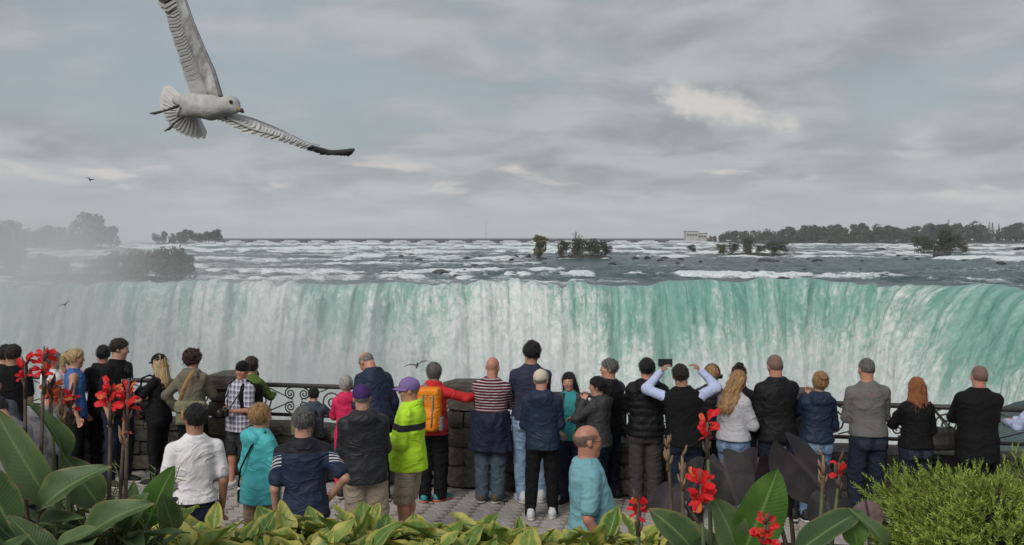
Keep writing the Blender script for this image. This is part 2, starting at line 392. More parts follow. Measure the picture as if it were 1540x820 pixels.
def ground():
    # paving base, with the pavers standing 3 cm proud of it
    b = MB(); x0, x1 = -22, 16
    b.add([(x0, 5.8, -.03), (x1, 5.8, -.03), (x1, wall_y(x1)+.5, -.03), (x0, wall_y(x0)+.5, -.03)], [[0, 1, 2, 3]])
    pv = tag(b.build('pavement', M_JOINT, smooth=False), kind='structure')
    w, h = .2, .1; base = MB()
    a, c, z = w/2-.004, h/2-.004, 0
    base.add([(-a, -c, -.04), (a, -c, -.04), (a, c, -.04), (-a, c, -.04), (-a, -c, -.006), (a, -c, -.006), (a, c, -.006), (-a, c, -.006),
              (-a+.008, -c+.008, 0), (a-.008, -c+.008, 0), (a-.008, c-.008, 0), (-a+.008, c-.008, 0)],
             [[0, 1, 5, 4], [1, 2, 6, 5], [2, 3, 7, 6], [3, 0, 4, 7], [4, 5, 9, 8], [5, 6, 10, 9], [6, 7, 11, 10], [7, 4, 8, 11], [8, 9, 10, 11]])
    me = base.mesh('paver', False); me.materials.append(M_PAVE)
    cells = []; ang = R(34); ca, sa = math.cos(ang), math.sin(ang)
    # herringbone: pairs of bricks on a lattice, turned against the wall
    rng = random.Random(3)
    for i in range(-90, 91):
        for j in range(-60, 61):
            for k in (0, 1):
                u = (i*h + j*2*w) if k == 0 else (i*h + j*2*w + w/2+h/2)
                v = (i*h) if k == 0 else (i*h + h/2 - w/2 + h)
                if k == 0: u += 0
                X = u*ca-v*sa; Y = u*sa+v*ca+10.5
                if not (-6.6 < X < 6.8 and 8.0 < Y < wall_y(X)-.04): continue
                cells.append((X, Y, ang+(0 if k == 0 else math.pi/2)))
    def score(cl):
        X, Y, _ = cl; px = CX+X/Y*F; py = HY+CH/Y*F
        vis = (py < 790 and ((530 < px < 965) or (195 < px < 345) or (1180 < px < 1375) or (620 < px < 720)))
        return (-1000 if vis else 0)+Y
    cells.sort(key=score)
    for X, Y, an in cells[:290]:
        obj('paver', me, rng.choice((M_PAVE, M_PAVE, M_PAVE2)), pv, (X, Y, rng.uniform(-.004, .003)), (rng.uniform(-.008, .008), rng.uniform(-.008, .008), an))
    jb = MB()
    for X, Y, an in cells[290:]:
        M = Matrix.Translation((X, Y, rng.uniform(-.004, .003))) @ Matrix.Rotation(an, 4, 'Z')
        jb.add([M @ v.co for v in me.vertices], [list(p.vertices) for p in me.polygons])
    tag(jb.build('paver_field', M_PAVE, pv, False), kind='stuff')
    # lawn and land behind, the gorge edge beneath the wall
    b = MB(); b.add([(-300, -250, -.12), (300, -250, -.12), (300, wall_y(300)-80, -.12), (16, wall_y(16)+.5, -.12), (-22, wall_y(-22)+.5, -.12), (-300, 60, -.12)], [[0, 1, 2, 3, 4, 5]])
    tag(b.build('ground', mat('lawn', (.05, .075, .03), (.03, .05, .02), .95, .5, 5), smooth=False), kind='structure')
    xs = np.linspace(-300, 60, 100); zs = np.linspace(-.2, -58, 26); V = []
    for z in zs:
        for x in xs:
            y = (wall_y(x) if x > -60 else wall_y(-60)+(x+60)*-.15)+.75
            k = (fbm(np.array(x*.1), np.array(z*.12), 4, 3)-.3)*5*min(1, -z/6)
            V.append((x, y+k, z))
    tag(obj('cliff', mesh_np('cliff', V, grid_quads(26, 100), False), mat('cliff_rock', (.11, .1, .085), (.05, .047, .04), .9, .6, 8, 1, 2, .3)), kind='structure')
    b = MB().box((30, 20, -7.4), (26, 9, .6)); tag(b.build('rock_shelf', MATS['cliff_rock'], smooth=False), kind='structure')
    # planted bank the photographer looks over
    xs = np.linspace(-12, 12, 121); ys = np.concatenate([np.linspace(-8, 3, 20), np.linspace(3.2, 7.0, 40)]); V = []
    for y in ys:
        for x in xs:
            z = 1.36+.06*(fbm(np.array(x*1.3), np.array(y*1.3), 3, 9)-.5)*2
            z *= 1-float(sstep(np.array(y), 5.95, 6.35)); V.append((x, y, z-.05*(y > 6.3)))
    tag(obj('garden_bank', mesh_np('garden_bank', V, grid_quads(len(ys), 121)), M_SOIL), kind='structure')
ground()

def stone_mesh(seed):
    rg = random.Random(seed); bm = bmesh.new(); bmesh.ops.create_cube(bm, size=1)
    bmesh.ops.subdivide_edges(bm, edges=bm.edges[:], cuts=2, use_grid_fill=True)
    off = Vector((rg.random()*9, rg.random()*9, rg.random()*9))
    from mathutils import noise as mn
    for v in bm.verts:
        c = v.co.copy(); m = max(abs(c.x), abs(c.y), abs(c.z)); n = sum(abs(q) > .45 for q in c)
        v.co *= (1, 1, .955, .9)[n]
        v.co += mn.noise_vector(c*2.3+off)*.075
    me = bpy.data.meshes.new('stone'); bm.to_mesh(me); bm.free(); me.materials.append(M_STONES[0])
    me.polygons.foreach_set('use_smooth', [False]*len(me.polygons)); return me
STONES = [stone_mesh(i) for i in range(10)]
_srng = random.Random(21)
def stone(parent, c, size, rz):
    o = obj('stone', _srng.choice(STONES), _srng.choice(M_STONES), parent, c,
            (_srng.uniform(-.05, .05), _srng.uniform(-.05, .05), rz+_srng.uniform(-.04, .04)), [s*1.06 for s in size])
    return o
def at_wall(x, off=0, z=0):
    p = Vector((x, wall_y(x), 0))+WN*off; p.z = z; return p
PILLARS = [-11.2, -7.55, -3.92, -.62, 3.36, 7.2, 11]
def pillar(x, label):
    t = empty('stone_pillar', at_wall(x, .26), WROT)
    MB().box((0, 0, .62), (.19, .19, .62)).build('core', M_MORTAR, t, False)
    z = 0
    for k, h in enumerate((.27, .24, .25, .22, .2)):
        if k % 2:
            stone(t, (-.12, 0, z+h/2), (.22, .47, h-.02), 0); stone(t, (.115, 0, z+h/2), (.23, .46, h-.02), 0)
        else:
            stone(t, (0, -.115, z+h/2), (.46, .23, h-.02), 0); stone(t, (0, .12, z+h/2), (.47, .22, h-.02), 0)
        z += h
    o = stone(t, (0, 0, z+.08), (.53, .53, .17), 0); o.name = 'cap_stone'
    tag(t, label, 'pillar', 'stone pillars along the parapet')
for x, l in zip(PILLARS, ('rough stone pillar of the parapet beyond the far end of the crowd', 'rough stone pillar of the parapet near the woman in the black cap',
                          'rough stone pillar the woman in the olive jacket leans on', 'rough stone pillar the woman with the orange backpack leans on',
                          'rough stone pillar between the bald man in black and the woman with a bun', 'rough stone pillar of the parapet past the white shirt sleeve', 'rough stone pillar at the last stretch of parapet')):
    if -9 < x < 9: pillar(x, l)
def wall_bay(xa, xb, label):
    ca = at_wall(xa, .26); cb = at_wall(xb, .26); L = (cb-ca).length
    t = empty('stone_wall', ca, WROT)
    lo, hi = .24, L-.24
    MB().box(((lo+hi)/2, 0, .29), ((hi-lo)/2, .17, .29)).build('core', M_MORTAR, t, False)
    z = 0
    for h in (.2, .19, .17):
        x = lo
        while x < hi-.02:
            w = min(_srng.uniform(.24, .55), hi-x)
            if hi-x-w < .14: w = hi-x
            stone(t, (x+w/2, -.12+_srng.uniform(-.012, .012), z+h/2), (w-.018, .2, h-.016), 0); x += w
        z += h
    x = lo
    while x < hi-.02:
        w = min(_srng.uniform(.45, .8), hi-x)
        if hi-x-w < .25: w = hi-x
        o = stone(t, (x+w/2, 0, z+.055), (w-.012, .5, .12), 0); o.name = 'cap_stone'; x += w
    tag(t, label, 'wall', 'stretches of low stone parapet')
def spiral(c, r, turns, a0, dirn, n=26, rmin=.012):
    out = []
    for i in range(n+1):
        f = i/n; rr = r*(1-f)+rmin*f; a = a0+dirn*turns*2*math.pi*f
        out.append((c[0]+rr*math.cos(a), 0, c[1]+rr*math.sin(a)))
    return out
def rail_bay(xa, xb, label):
    ca = at_wall(xa, .26); cb = at_wall(xb, .26); L = (cb-ca).length
    t = empty('iron_railing', ca, WROT); lo, hi = .2, L-.2; zt, zb = 1.2, .8
    MB().tube([(lo, 0, zt), (hi, 0, zt)], .04, 8, flat=.8).build('top_rail', M_IRON, t)
    MB().tube([(lo, 0, zb), (hi, 0, zb)], .024, 8).build('bottom_rail', M_IRON, t)
    nb = 2; pw = (hi-lo)/nb
    for k in range(nb+1):
        x = min(max(lo+k*pw, lo+.05), hi-.05)
        MB().box((x, 0, (zt+.66)/2), (.02, .02, (zt-.66)/2)).build('post', M_IRON, t, False)
    for k in range(nb):
        a = lo+k*pw+(.07 if k == 0 else .02); b = lo+(k+1)*pw-(.07 if k == nb-1 else .02)
        zc = (zt+zb)/2; hh = (zt-zb)/2-.025
        for s, xx in ((1, a), (-1, b)):       # big C scroll against each post
            c = (xx+s*(hh+.01), zc)
            MB().tube([(p[0], 0, p[2]) for p in spiral(c, hh, 2.1, 0 if s < 0 else math.pi, s)], .011, 6).build('scroll', M_IRON, t)
        m = (a+b)/2
        for s in (1, -1):                     # pairs of small scrolls back to back in the middle, joined by raking bars
            for v in (1, -1):
                c = (m+s*.1, zc+v*.088)
                MB().tube(spiral(c, .082, 1.9, math.pi/2*v, -s*v), .0095, 6).build('scroll', M_IRON, t)
                MB().tube([(m+s*.06, 0, zc+v*.01), ((a if s < 0 else b)-s*.26, 0, zc+v*hh*.96)], .008, 6).build('raking_bar', M_IRON, t)
    tag(t, label, 'railing', 'iron railings between the pillars')
_bays = ['beside the blonde woman in the blue tank top', 'behind the woman in the black cap', 'behind the child with the olive backpack', 'behind the tall man in light blue jeans', 'behind the man in the grey shirt']
for i, l in zip(range(0, 6), ['past the far end of the crowd']+_bays[0:1]+_bays[1:]):
    if PILLARS[i] < -9: 
        wall_bay(PILLARS[i], PILLARS[i+1], 'low rough stone wall '+l); rail_bay(PILLARS[i], PILLARS[i+1], 'black wrought iron railing with scrolls '+l); continue
    wall_bay(PILLARS[i], PILLARS[i+1], 'low rough stone wall '+l); rail_bay(PILLARS[i], PILLARS[i+1], 'black wrought iron railing with scrolls '+l)

# ================================================================ far side: islands, trees, control dam
def leaf_mat(name, c1, c2, c3=None):
    m = bpy.data.materials.new(name); m.use_nodes = True; t = NT(m.node_tree); b = t.n['Principled BSDF']
    co = t.new('ShaderNodeTexCoord').outputs['Object']; rnd = t.new('ShaderNodeObjectInfo').outputs['Random']
    gi = t.new('ShaderNodeNewGeometry').outputs['Random Per Island']
    c = t.mix(gi, c1, c2)
    if c3: c = t.mix(t.math('MULTIPLY', t.ramp(t.noise(co, 1.7, 2), .5, .7), .8), c, c3)
    hs = t.new('ShaderNodeHueSaturation'); t.l.new(c, hs.inputs['Color'])
    t.l.new(t.math('ADD', t.math('MULTIPLY', rnd, .5), .75), hs.inputs['Value'])
    t.l.new(hs.outputs[0], b.inputs['Base Color']); b.inputs['Roughness'].default_value = .7
    b.inputs['Specular IOR Level'].default_value = .25
    MATS[name] = m; return m
M_LEAF = leaf_mat('tree_leaves', (.035, .055, .03), (.06, .078, .042), (.09, .085, .04))
M_PINE = leaf_mat('conifer_needles', (.018, .035, .024), (.03, .05, .034))
M_SCRUB = leaf_mat('scrub_leaves', (.035, .045, .024), (.07, .072, .038), (.1, .085, .045))
M_SCRUBY = leaf_mat('yellowing_leaves', (.09, .09, .035), (.13, .115, .04))
M_BARK = mat('bark', (.07, .058, .048), (.035, .03, .025), .9, 12, 5, 1, 40, .02)
M_ISLE = mat('island_earth', (.07, .065, .05), (.03, .03, .025), .95, .3, 6, 1, 2, .2)
M_ROCK = mat('wet_rock', (.03, .028, .026), (.012, .012, .012), .45, 1.5, 6, 1, 4, .15)
def crown_mesh(seed, n, lobes, size, wide=1.0, zlo=.25, flat=.6):
    """leaf clumps spread through a lobed crown of height 1"""
    rg = np.random.RandomState(seed); L = []
    for k in range(lobes):
        a = rg.rand()*6.283; rr = wide*.3*math.sqrt(rg.rand()); z = zlo+.12+(.86-zlo)*rg.rand()**.8
        w = .2*(1.15-.5*abs(z-.55)); L.append((rr*math.cos(a), rr*math.sin(a), z, w*(.7+.6*rg.rand())))
    V, Q = [], []
    for i in range(n):
        l = L[rg.randint(len(L))]; d = rg.randn(3); d /= np.linalg.norm(d); r = l[3]*(.45+.65*rg.rand()**.6)
        p = np.array(l[:3])+d*r*np.array((wide, wide, .85))
        if p[2] < zlo*.5: p[2] = zlo*.5+rg.rand()*.05
        nrm = d*.8+rg.randn(3)*.6+np.array((0, 0, .3)); nrm /= np.linalg.norm(nrm)
        t1 = np.cross(nrm, rg.randn(3)); t1 /= np.linalg.norm(t1); t2 = np.cross(nrm, t1); s = size*(.5+rg.rand())
        b = len(V); V += [p-t1*s, p-t2*s*flat, p+t1*s, p+t2*s*flat+nrm*s*.3]; Q.append((b, b+1, b+2, b+3))
    return mesh_np('crown', V, Q, False)
def trunk_mesh(seed, top=.6, r=.028, limbs=4):
    rg = random.Random(seed); b = MB()
    pts = [(0, 0, -.03), (rg.uniform(-.02, .02), rg.uniform(-.02, .02), top*.4), (rg.uniform(-.05, .05), rg.uniform(-.05, .05), top)]
    b.tube(pts, [r, r*.75, r*.3], 6)
    for k in range(limbs):
        z = top*rg.uniform(.35, .85); a = rg.uniform(0, 6.28); l = rg.uniform(.15, .28)
        b.tube([(0, 0, z), (l*.6*math.cos(a), l*.6*math.sin(a), z+l*.5), (l*math.cos(a), l*math.sin(a), z+l)], [r*.5, r*.3, r*.12], 5)
    return b.mesh('trunk')
CROWNS = [crown_mesh(i, 750, 11+i, .072, wide=w, zlo=z) for i, (w, z) in enumerate(((1.1, .06), (.95, .04), (1.35, .06), (1.2, .03), (.8, .05)))]
TRUNKS = [trunk_mesh(i) for i in range(3)]
SHRUBS = [crown_mesh(40+i, 1700, 20, .055, wide=w, zlo=.0, flat=.6) for i, w in enumerate((2.0, 2.4, 1.7))]
def conifer_mesh(seed):
    rg = np.random.RandomState(seed); V, Q = [], []
    for i in range(330):
        z = .08+.92*rg.rand()**1.2; r = .17*(1-z)*(.4+.6*rg.rand())+.008; a = rg.rand()*6.283
        p = np.array((r*math.cos(a), r*math.sin(a), z)); o = np.array((math.cos(a), math.sin(a), -.5)); s = .03+.035*(1-z)
        t = np.array((-math.sin(a), math.cos(a), 0)); b = len(V)
        V += [p-o*s*.6, p-t*s*.4, p+o*s, p+t*s*.4]; Q.append((b, b+1, b+2, b+3))
    return mesh_np('crown', V, Q, False)
CONIFERS = [conifer_mesh(3), conifer_mesh(4)]
_trng = random.Random(77)
def tree(loc, h, crown, leaf, label, group=None, name='tree', cat='tree', w=1.0, trunk=True):
    t = empty(name, loc, _trng.uniform(0, 6.28)); 
    if trunk: obj('trunk', _trng.choice(TRUNKS), M_BARK, t, None, None, h)
    obj('crown', crown, leaf, t, None, None, (h*w, h*w, h))
    tag(t, label, cat, group); return t
def zriver(x, y):
    rel = np.array((x, y))-CC; th = math.degrees(math.atan2(rel[0], rel[1])); t = math.hypot(*rel)-float(crest_r(np.array(th)))
    return float(river_z(max(t, 0)))
def island(px0, px1, d, name='island', hh=1.5, dd=.35):
    """a low bank of earth standing out of the river"""
    x0, x1 = (px0-CX)/F*d, (px1-CX)/F*d; c = ((x0+x1)/2, d); z = zriver(*c); w = (x1-x0)/2; V = []; n = 28; m = 8
    for j in range(m+1):
        for i in range(n):
            a = 2*math.pi*i/n; r = (j/m); rr = r*(1+.25*(float(fbm(np.array(math.cos(a)*2+d), np.array(math.sin(a)*2), 3, 5))-.5)*2)
            V.append((c[0]+w*rr*math.cos(a), c[1]+w*dd*rr*math.sin(a), z+hh*(1-r**2.2)-.8*(r > .95)+.3*(float(fbm(np.array(i*.9), np.array(j*.9), 2, 6))-.5)))
    Q = [(j*n+i, j*n+(i+1) % n, (j+1)*n+(i+1) % n, (j+1)*n+i) for j in range(m) for i in range(n)]
    tag(obj(name, mesh_np(name, V, Q), M_ISLE), kind='structure'); return c, z, w
def on_island(isl, px, d, h_px, crown, leaf, label, group, name='tree', cat='tree', w=1.0, trunk=True, sink=.0, zadd=.8):
    h = h_px*d/F; x = (px-CX)/F*d
    return tree((x, d, zriver(x, d)+zadd-sink*h), h, crown, leaf, label, group, name, cat, w, trunk)
def rock_mesh(seed):
    from mathutils import noise as mn
    bm = bmesh.new(); bmesh.ops.create_icosphere(bm, subdivisions=2, radius=.5)
    for v in bm.verts: v.co *= 1+.55*mn.noise(v.co*3.1+Vector((seed*3.3, 0, 0)))+.25*mn.noise(v.co*7+Vector((0, seed*2.1, 0)))
    me = bpy.data.meshes.new('rock'); bm.to_mesh(me); bm.free(); me.materials.append(M_ROCK); return me
ROCKS = [rock_mesh(i) for i in range(6)]
def far_side():
    # wooded island on the left
    island(-60, 185, 640, hh=4)
    G = 'trees on the wooded island'
    for px, h, k, w, dd in ((-12, 40, 1, 1.0, 0), (14, 38, 0, 1.1, 6), (36, 26, 3, 1, 0), (62, 29, 2, 1.1, -8), (80, 31, 0, 1.1, 5), (98, 27, 3, 1.2, -5), (118, 38, 1, 1, 4), (136, 49, 0, .95, 0), (152, 33, 2, 1, 6), (166, 29, 4, 1.2, 0)):
        lab = 'broad tall tree rising above the others on the misty wooded island' if h > 45 else 'grey green leafy tree on the misty wooded island'
        on_island(None, px, 640+dd, h, CROWNS[k], M_LEAF, lab, None if h > 45 else G, zadd=1.2, w=w)
    # small far island
    island(218, 338, 1150, hh=2.5)
    for px, h in ((236, 14), (247, 16), (259, 14), (270, 15), (281, 19), (292, 15), (303, 14), (314, 17), (324, 20)):
        on_island(None, px, 1150+_trng.uniform(-15, 15), h, CROWNS[_trng.randrange(5)], M_LEAF, 'small dark tree on the low far island before the dam', 'trees on the low far island', zadd=1.5)
    # scrub at the lip of the falls on the left
    island(-40, 300, 223, hh=1.6, dd=.22)
    G = 'scrub bushes at the lip of the falls'
    for px, h, k, w, d in ((-6, 70, 0, .5, 236), (14, 52, 1, .5, 232), (70, 34, 1, .6, 222), (96, 26, 2, .5, 219), (140, 28, 1, .6, 222), (165, 34, 0, .6, 224), (190, 38, 2, .7, 221), (214, 40, 1, .6, 223), (238, 42, 0, .62, 221), (262, 43, 2, .62, 222), (280, 34, 0, .5, 221), (206, 32, 0, .7, 217), (248, 34, 1, .6, 217)):
        on_island(None, px, d, h, SHRUBS[k], M_SCRUB, 'misty olive scrub bush at the lip of the falls' if px > 20 else 'tall pale bush veiled in spray at the lip of the falls', G if px > 20 else 'bushes veiled in spray', 'scrub_bush', 'bush', w, False, zadd=.6)
    # islets before the dam
    island(835, 925, 420, hh=1.6, dd=.3); island(800, 824, 410, hh=.8); island(1036, 1046, 520, hh=.8); island(1078, 1190, 470, hh=1.2, dd=.25); island(1365, 1465, 480, hh=1.5, dd=.3)
    for px, h, k, w, d in ((848, 22, 0, .62, 419), (866, 25, 2, .6, 421), (885, 24, 1, .6, 420), (903, 22, 0, .62, 418), (914, 16, 1, .5, 420)):
        on_island(None, px, d, h, SHRUBS[k], M_SCRUB, 'dense dark bush on the round islet below the bare tree', 'bushes on the round islet', 'islet_bush', 'bush', w, False)
    on_island(None, 812, 410, 29, CROWNS[4], M_SCRUBY, 'small yellowish tree standing alone on its own rock in the river', None, 'tree', 'tree', 1.0)
    on_island(None, 811, 411, 14, SHRUBS[2], M_SCRUB, 'dark bush at the foot of the small yellowish tree', None, 'islet_bush', 'bush', .5, False)
    on_island(None, 1040, 520, 10, SHRUBS[0], M_SCRUB, 'tiny dark bush alone in the river before the gatehouse', None, 'islet_bush', 'bush', .9, False)
    for px, h, k, w in ((1086, 14, 2, .8), (1104, 15, 0, .8), (1126, 22, 2, .6), (1144, 12, 1, .7), (1160, 17, 0, .8), (1174, 17, 1, .7)):
        on_island(None, px, 470, h, SHRUBS[k], M_SCRUBY if px == 1086 else M_SCRUB, 'yellowing bush at the end of the long low islet' if px == 1086 else 'dark bush on the long low islet', None if px == 1086 else 'bushes on the long low islet', 'islet_bush', 'bush', w, False)
    for px, h, k, w in ((1384, 24, 0, .62), (1400, 18, 1, .7), (1418, 34, 2, .5), (1432, 26, 1, .5), (1448, 15, 0, .7)):
        on_island(None, px, 480, h, SHRUBS[k], M_SCRUB, 'olive bush on the islet off the wooded shore', 'bushes on the islet off the shore', 'islet_bush', 'bush', w, False)
    # bare tree: grown by branching
    rg = random.Random(4); b = MB()
    def grow(p, d, l, r, k):
        q = p+d*l; b.tube([p, (p+q)/2+Vector((rg.uniform(-1, 1), 0, rg.uniform(-1, 1)))*l*.06, q], [r, r*.85, r*.65], 5)
        if k == 0: return
        for s in range(3 if k > 2 else 2):
            nd = (d+Vector((rg.uniform(-.65, .65), rg.uniform(-.65, .65), rg.uniform(-.05, .4)))).normalized(); grow(q, nd, l*rg.uniform(.62, .82), r*.6, k-1)
    grow(Vector((0, 0, 0)), Vector((.05, 0, 1)), 3.6, .28, 4)
    p = W(866, 384, 420); t = empty('bare_tree', p); b.build('trunk', mat('dead_wood', (.22, .2, .17), (.12, .11, .1), .9, 3), t)
    tag(t, 'leafless grey tree standing above the bushes of the round islet', 'tree')
    # rocks in the rapids
    for px, py, w, h, d in ((776, 383, 8, 6, 430), (795, 385, 9, 7, 425), (955, 388, 10, 5, 400), (973, 386, 10, 6, 405), (1000, 386, 12, 5, 405), (1152, 393, 30, 6, 360), (1228, 395, 20, 6, 355), (665, 412, 34, 7, 262), (690, 421, 26, 6, 238), (962, 417, 14, 6, 250), (1178, 423, 22, 4, 232), (770, 420, 8, 4, 242), (1412, 392, 26, 12, 400), (1436, 393, 12, 7, 395), (1486, 395, 12, 5, 385), (694, 371, 10, 5, 700), (1325, 374, 14, 6, 600), (1536, 376, 20, 8, 560), (1380, 393, 5, 4, 390), (1340, 394, 8, 4, 385)):
        c = W(px, py, d); c.z = zriver(c.x, c.y)
        o = obj('river_rock', ROCKS[_trng.randrange(6)], M_ROCK, None, c, (0, 0, _trng.uniform(-3, 3)), (w*d/F*1.2, w*d/F*.9, h*d/F*1.7))
        tag(o, 'low black rock breaking the surface of the rapids', 'rock', 'rocks in the rapids')
    for k in range(44):      # shoals and small rocks scattered above the brink
        d = _trng.uniform(270, 470); px = _trng.uniform(560, 1540); c = W(px, 0, d); c.z = zriver(c.x, c.y)+.35; w = _trng.uniform(3, 9)
        o = obj('river_rock', ROCKS[_trng.randrange(6)], M_ROCK, None, c, (0, 0, _trng.uniform(-3, 3)), (w*d/F*1.6, w*d/F, _trng.uniform(2.5, 4.5)*d/F*1.4))
        tag(o, 'low black rock breaking the surface of the rapids', 'rock', 'rocks in the rapids')
    # wooded right shore
    b = MB(); xs = np.linspace(300, 1500, 60); V = []
    for k, (y, z) in enumerate(((1180, .8), (1200, 3.2), (1400, 5), (1900, 6))):
        for x in xs: V.append((x*(y/1300.)*.95, y+120*float(fbm(np.array(x*.006), np.array(1.), 3, 4))+max(0, (620-x))*.7, z-2.2*(x < 330)))
    tag(obj('river_bank', mesh_np('river_bank', V, grid_quads(4, 60)), M_ISLE), kind='structure')
    G = 'trees along the wooded shore'
    for row, n, d0 in ((0, 34, 1270), (1, 34, 1330)):
        for i in range(n):
            px = 1072+i*(1560-1072)/n+_trng.uniform(-5, 5); d = d0+max(0, (1330-px))*.55+_trng.uniform(-20, 20)
            h = np.interp(px, [1072, 1090, 1160, 1220, 1300, 1400, 1480, 1560], [9, 15, 19, 22, 22, 23, 25, 27])*_trng.uniform(.78, 1.18)
            x = (px-CX)/F*d; con = (1120 < px < 1130 or px > 1425) and _trng.random() < .45
            if con: tree((x, d, 2.2), h*d/F*1.25, CONIFERS[i % 2], M_PINE, 'dark pointed conifer on the wooded shore', 'conifers on the wooded shore', 'conifer_tree', 'tree', 1.1)
            else: tree((x, d, 2.2), h*d/F, CROWNS[_trng.randrange(5)], _trng.choice((M_LEAF, M_LEAF, M_LEAF, M_SCRUB)), 'dark leafy tree on the wooded shore', G, w=1.15)
    # control dam with its piers, the gatehouse, two masts
    conc = mat('dam_concrete', (.075, .08, .085), (.05, .055, .06), .9, .2, 5)
    d = 1600; p0 = W(322, 360.6, d); p1 = W(1032, 360.6, d); t = empty('control_dam', (p0.x, d, 0))
    L = p1.x-p0.x; MB().box((L/2, 0, p0.z), (L/2, 5, 1.1)).build('deck', conc, t, False)
    MB().box((L/2, -4, p0.z+2.0), (L/2, .3, .35)).build('parapet', conc, t, False)
    for px in np.arange(333, 1030, 41.4):
        x = W(px, 360, d).x-p0.x; b = MB().box((x, 0, (p0.z)/2-.6), (5.2, 6, p0.z/2+.1)); b.box((x, 0, p0.z-1.6), (11, 5.5, 1.0));
        b.build('pier', conc, t, False)
    tag(t, 'long low control dam with many piers crossing the river upstream', 'dam')
    gh = mat('gatehouse_wall', (.42, .4, .38), (.34, .32, .31), .9, .1, 4); dk = mat('far_window', (.05, .055, .06), None, .3)
    c = W(1046, 362, 1500); t = empty('gatehouse', c)
    MB().box((-6.5, 0, 6.5), (9.5, 9, 7)).build('tower', gh, t, False); MB().box((9, 1, 5.2), (7.5, 8, 5.6)).build('wing', gh, t, False)
    MB().box((-6.5, 0, 13.8), (10, 9.5, .35)).build('roof', conc, t, False); MB().box((9, 1, 11.1), (8, 8.5, .35)).build('roof', conc, t, False)
    for x0, zc, y in ((-13, 8.5, -9.0), (-9, 8.5, -9.0), (-5, 8.5, -9.0), (-1, 8.5, -9.0), (5, 6, -7.0), (9, 6, -7.0), (13, 6, -7.0)):
        MB().box((x0, y, zc), (1.3, .12, 1.5)).build('window', dk, t, False)
    MB().box((20, 1, 1.2), (4, 6, 2.2)).build('annexe', gh, t, False)
    tag(t, 'pale concrete gatehouse at the end of the control dam', 'building')
    for px, py, d, h, lab in ((731, 332, 2200, 30, 'thin lattice mast rising beyond the control dam'), (1297, 338, 1500, 26, 'slim chimney rising among the trees of the wooded shore')):
        p = W(px, py, d); w = .4 if px < 800 else 2.2
        b = MB().tube([(0, 0, 0), (0, 0, h*d/F)], [w, w*.6], 6); t = b.build('mast' if px < 800 else 'chimney', conc, None); t.location = (p.x, p.y, p.z-h*d/F)
        tag(t, lab, 'mast' if px < 800 else 'chimney')
far_side()
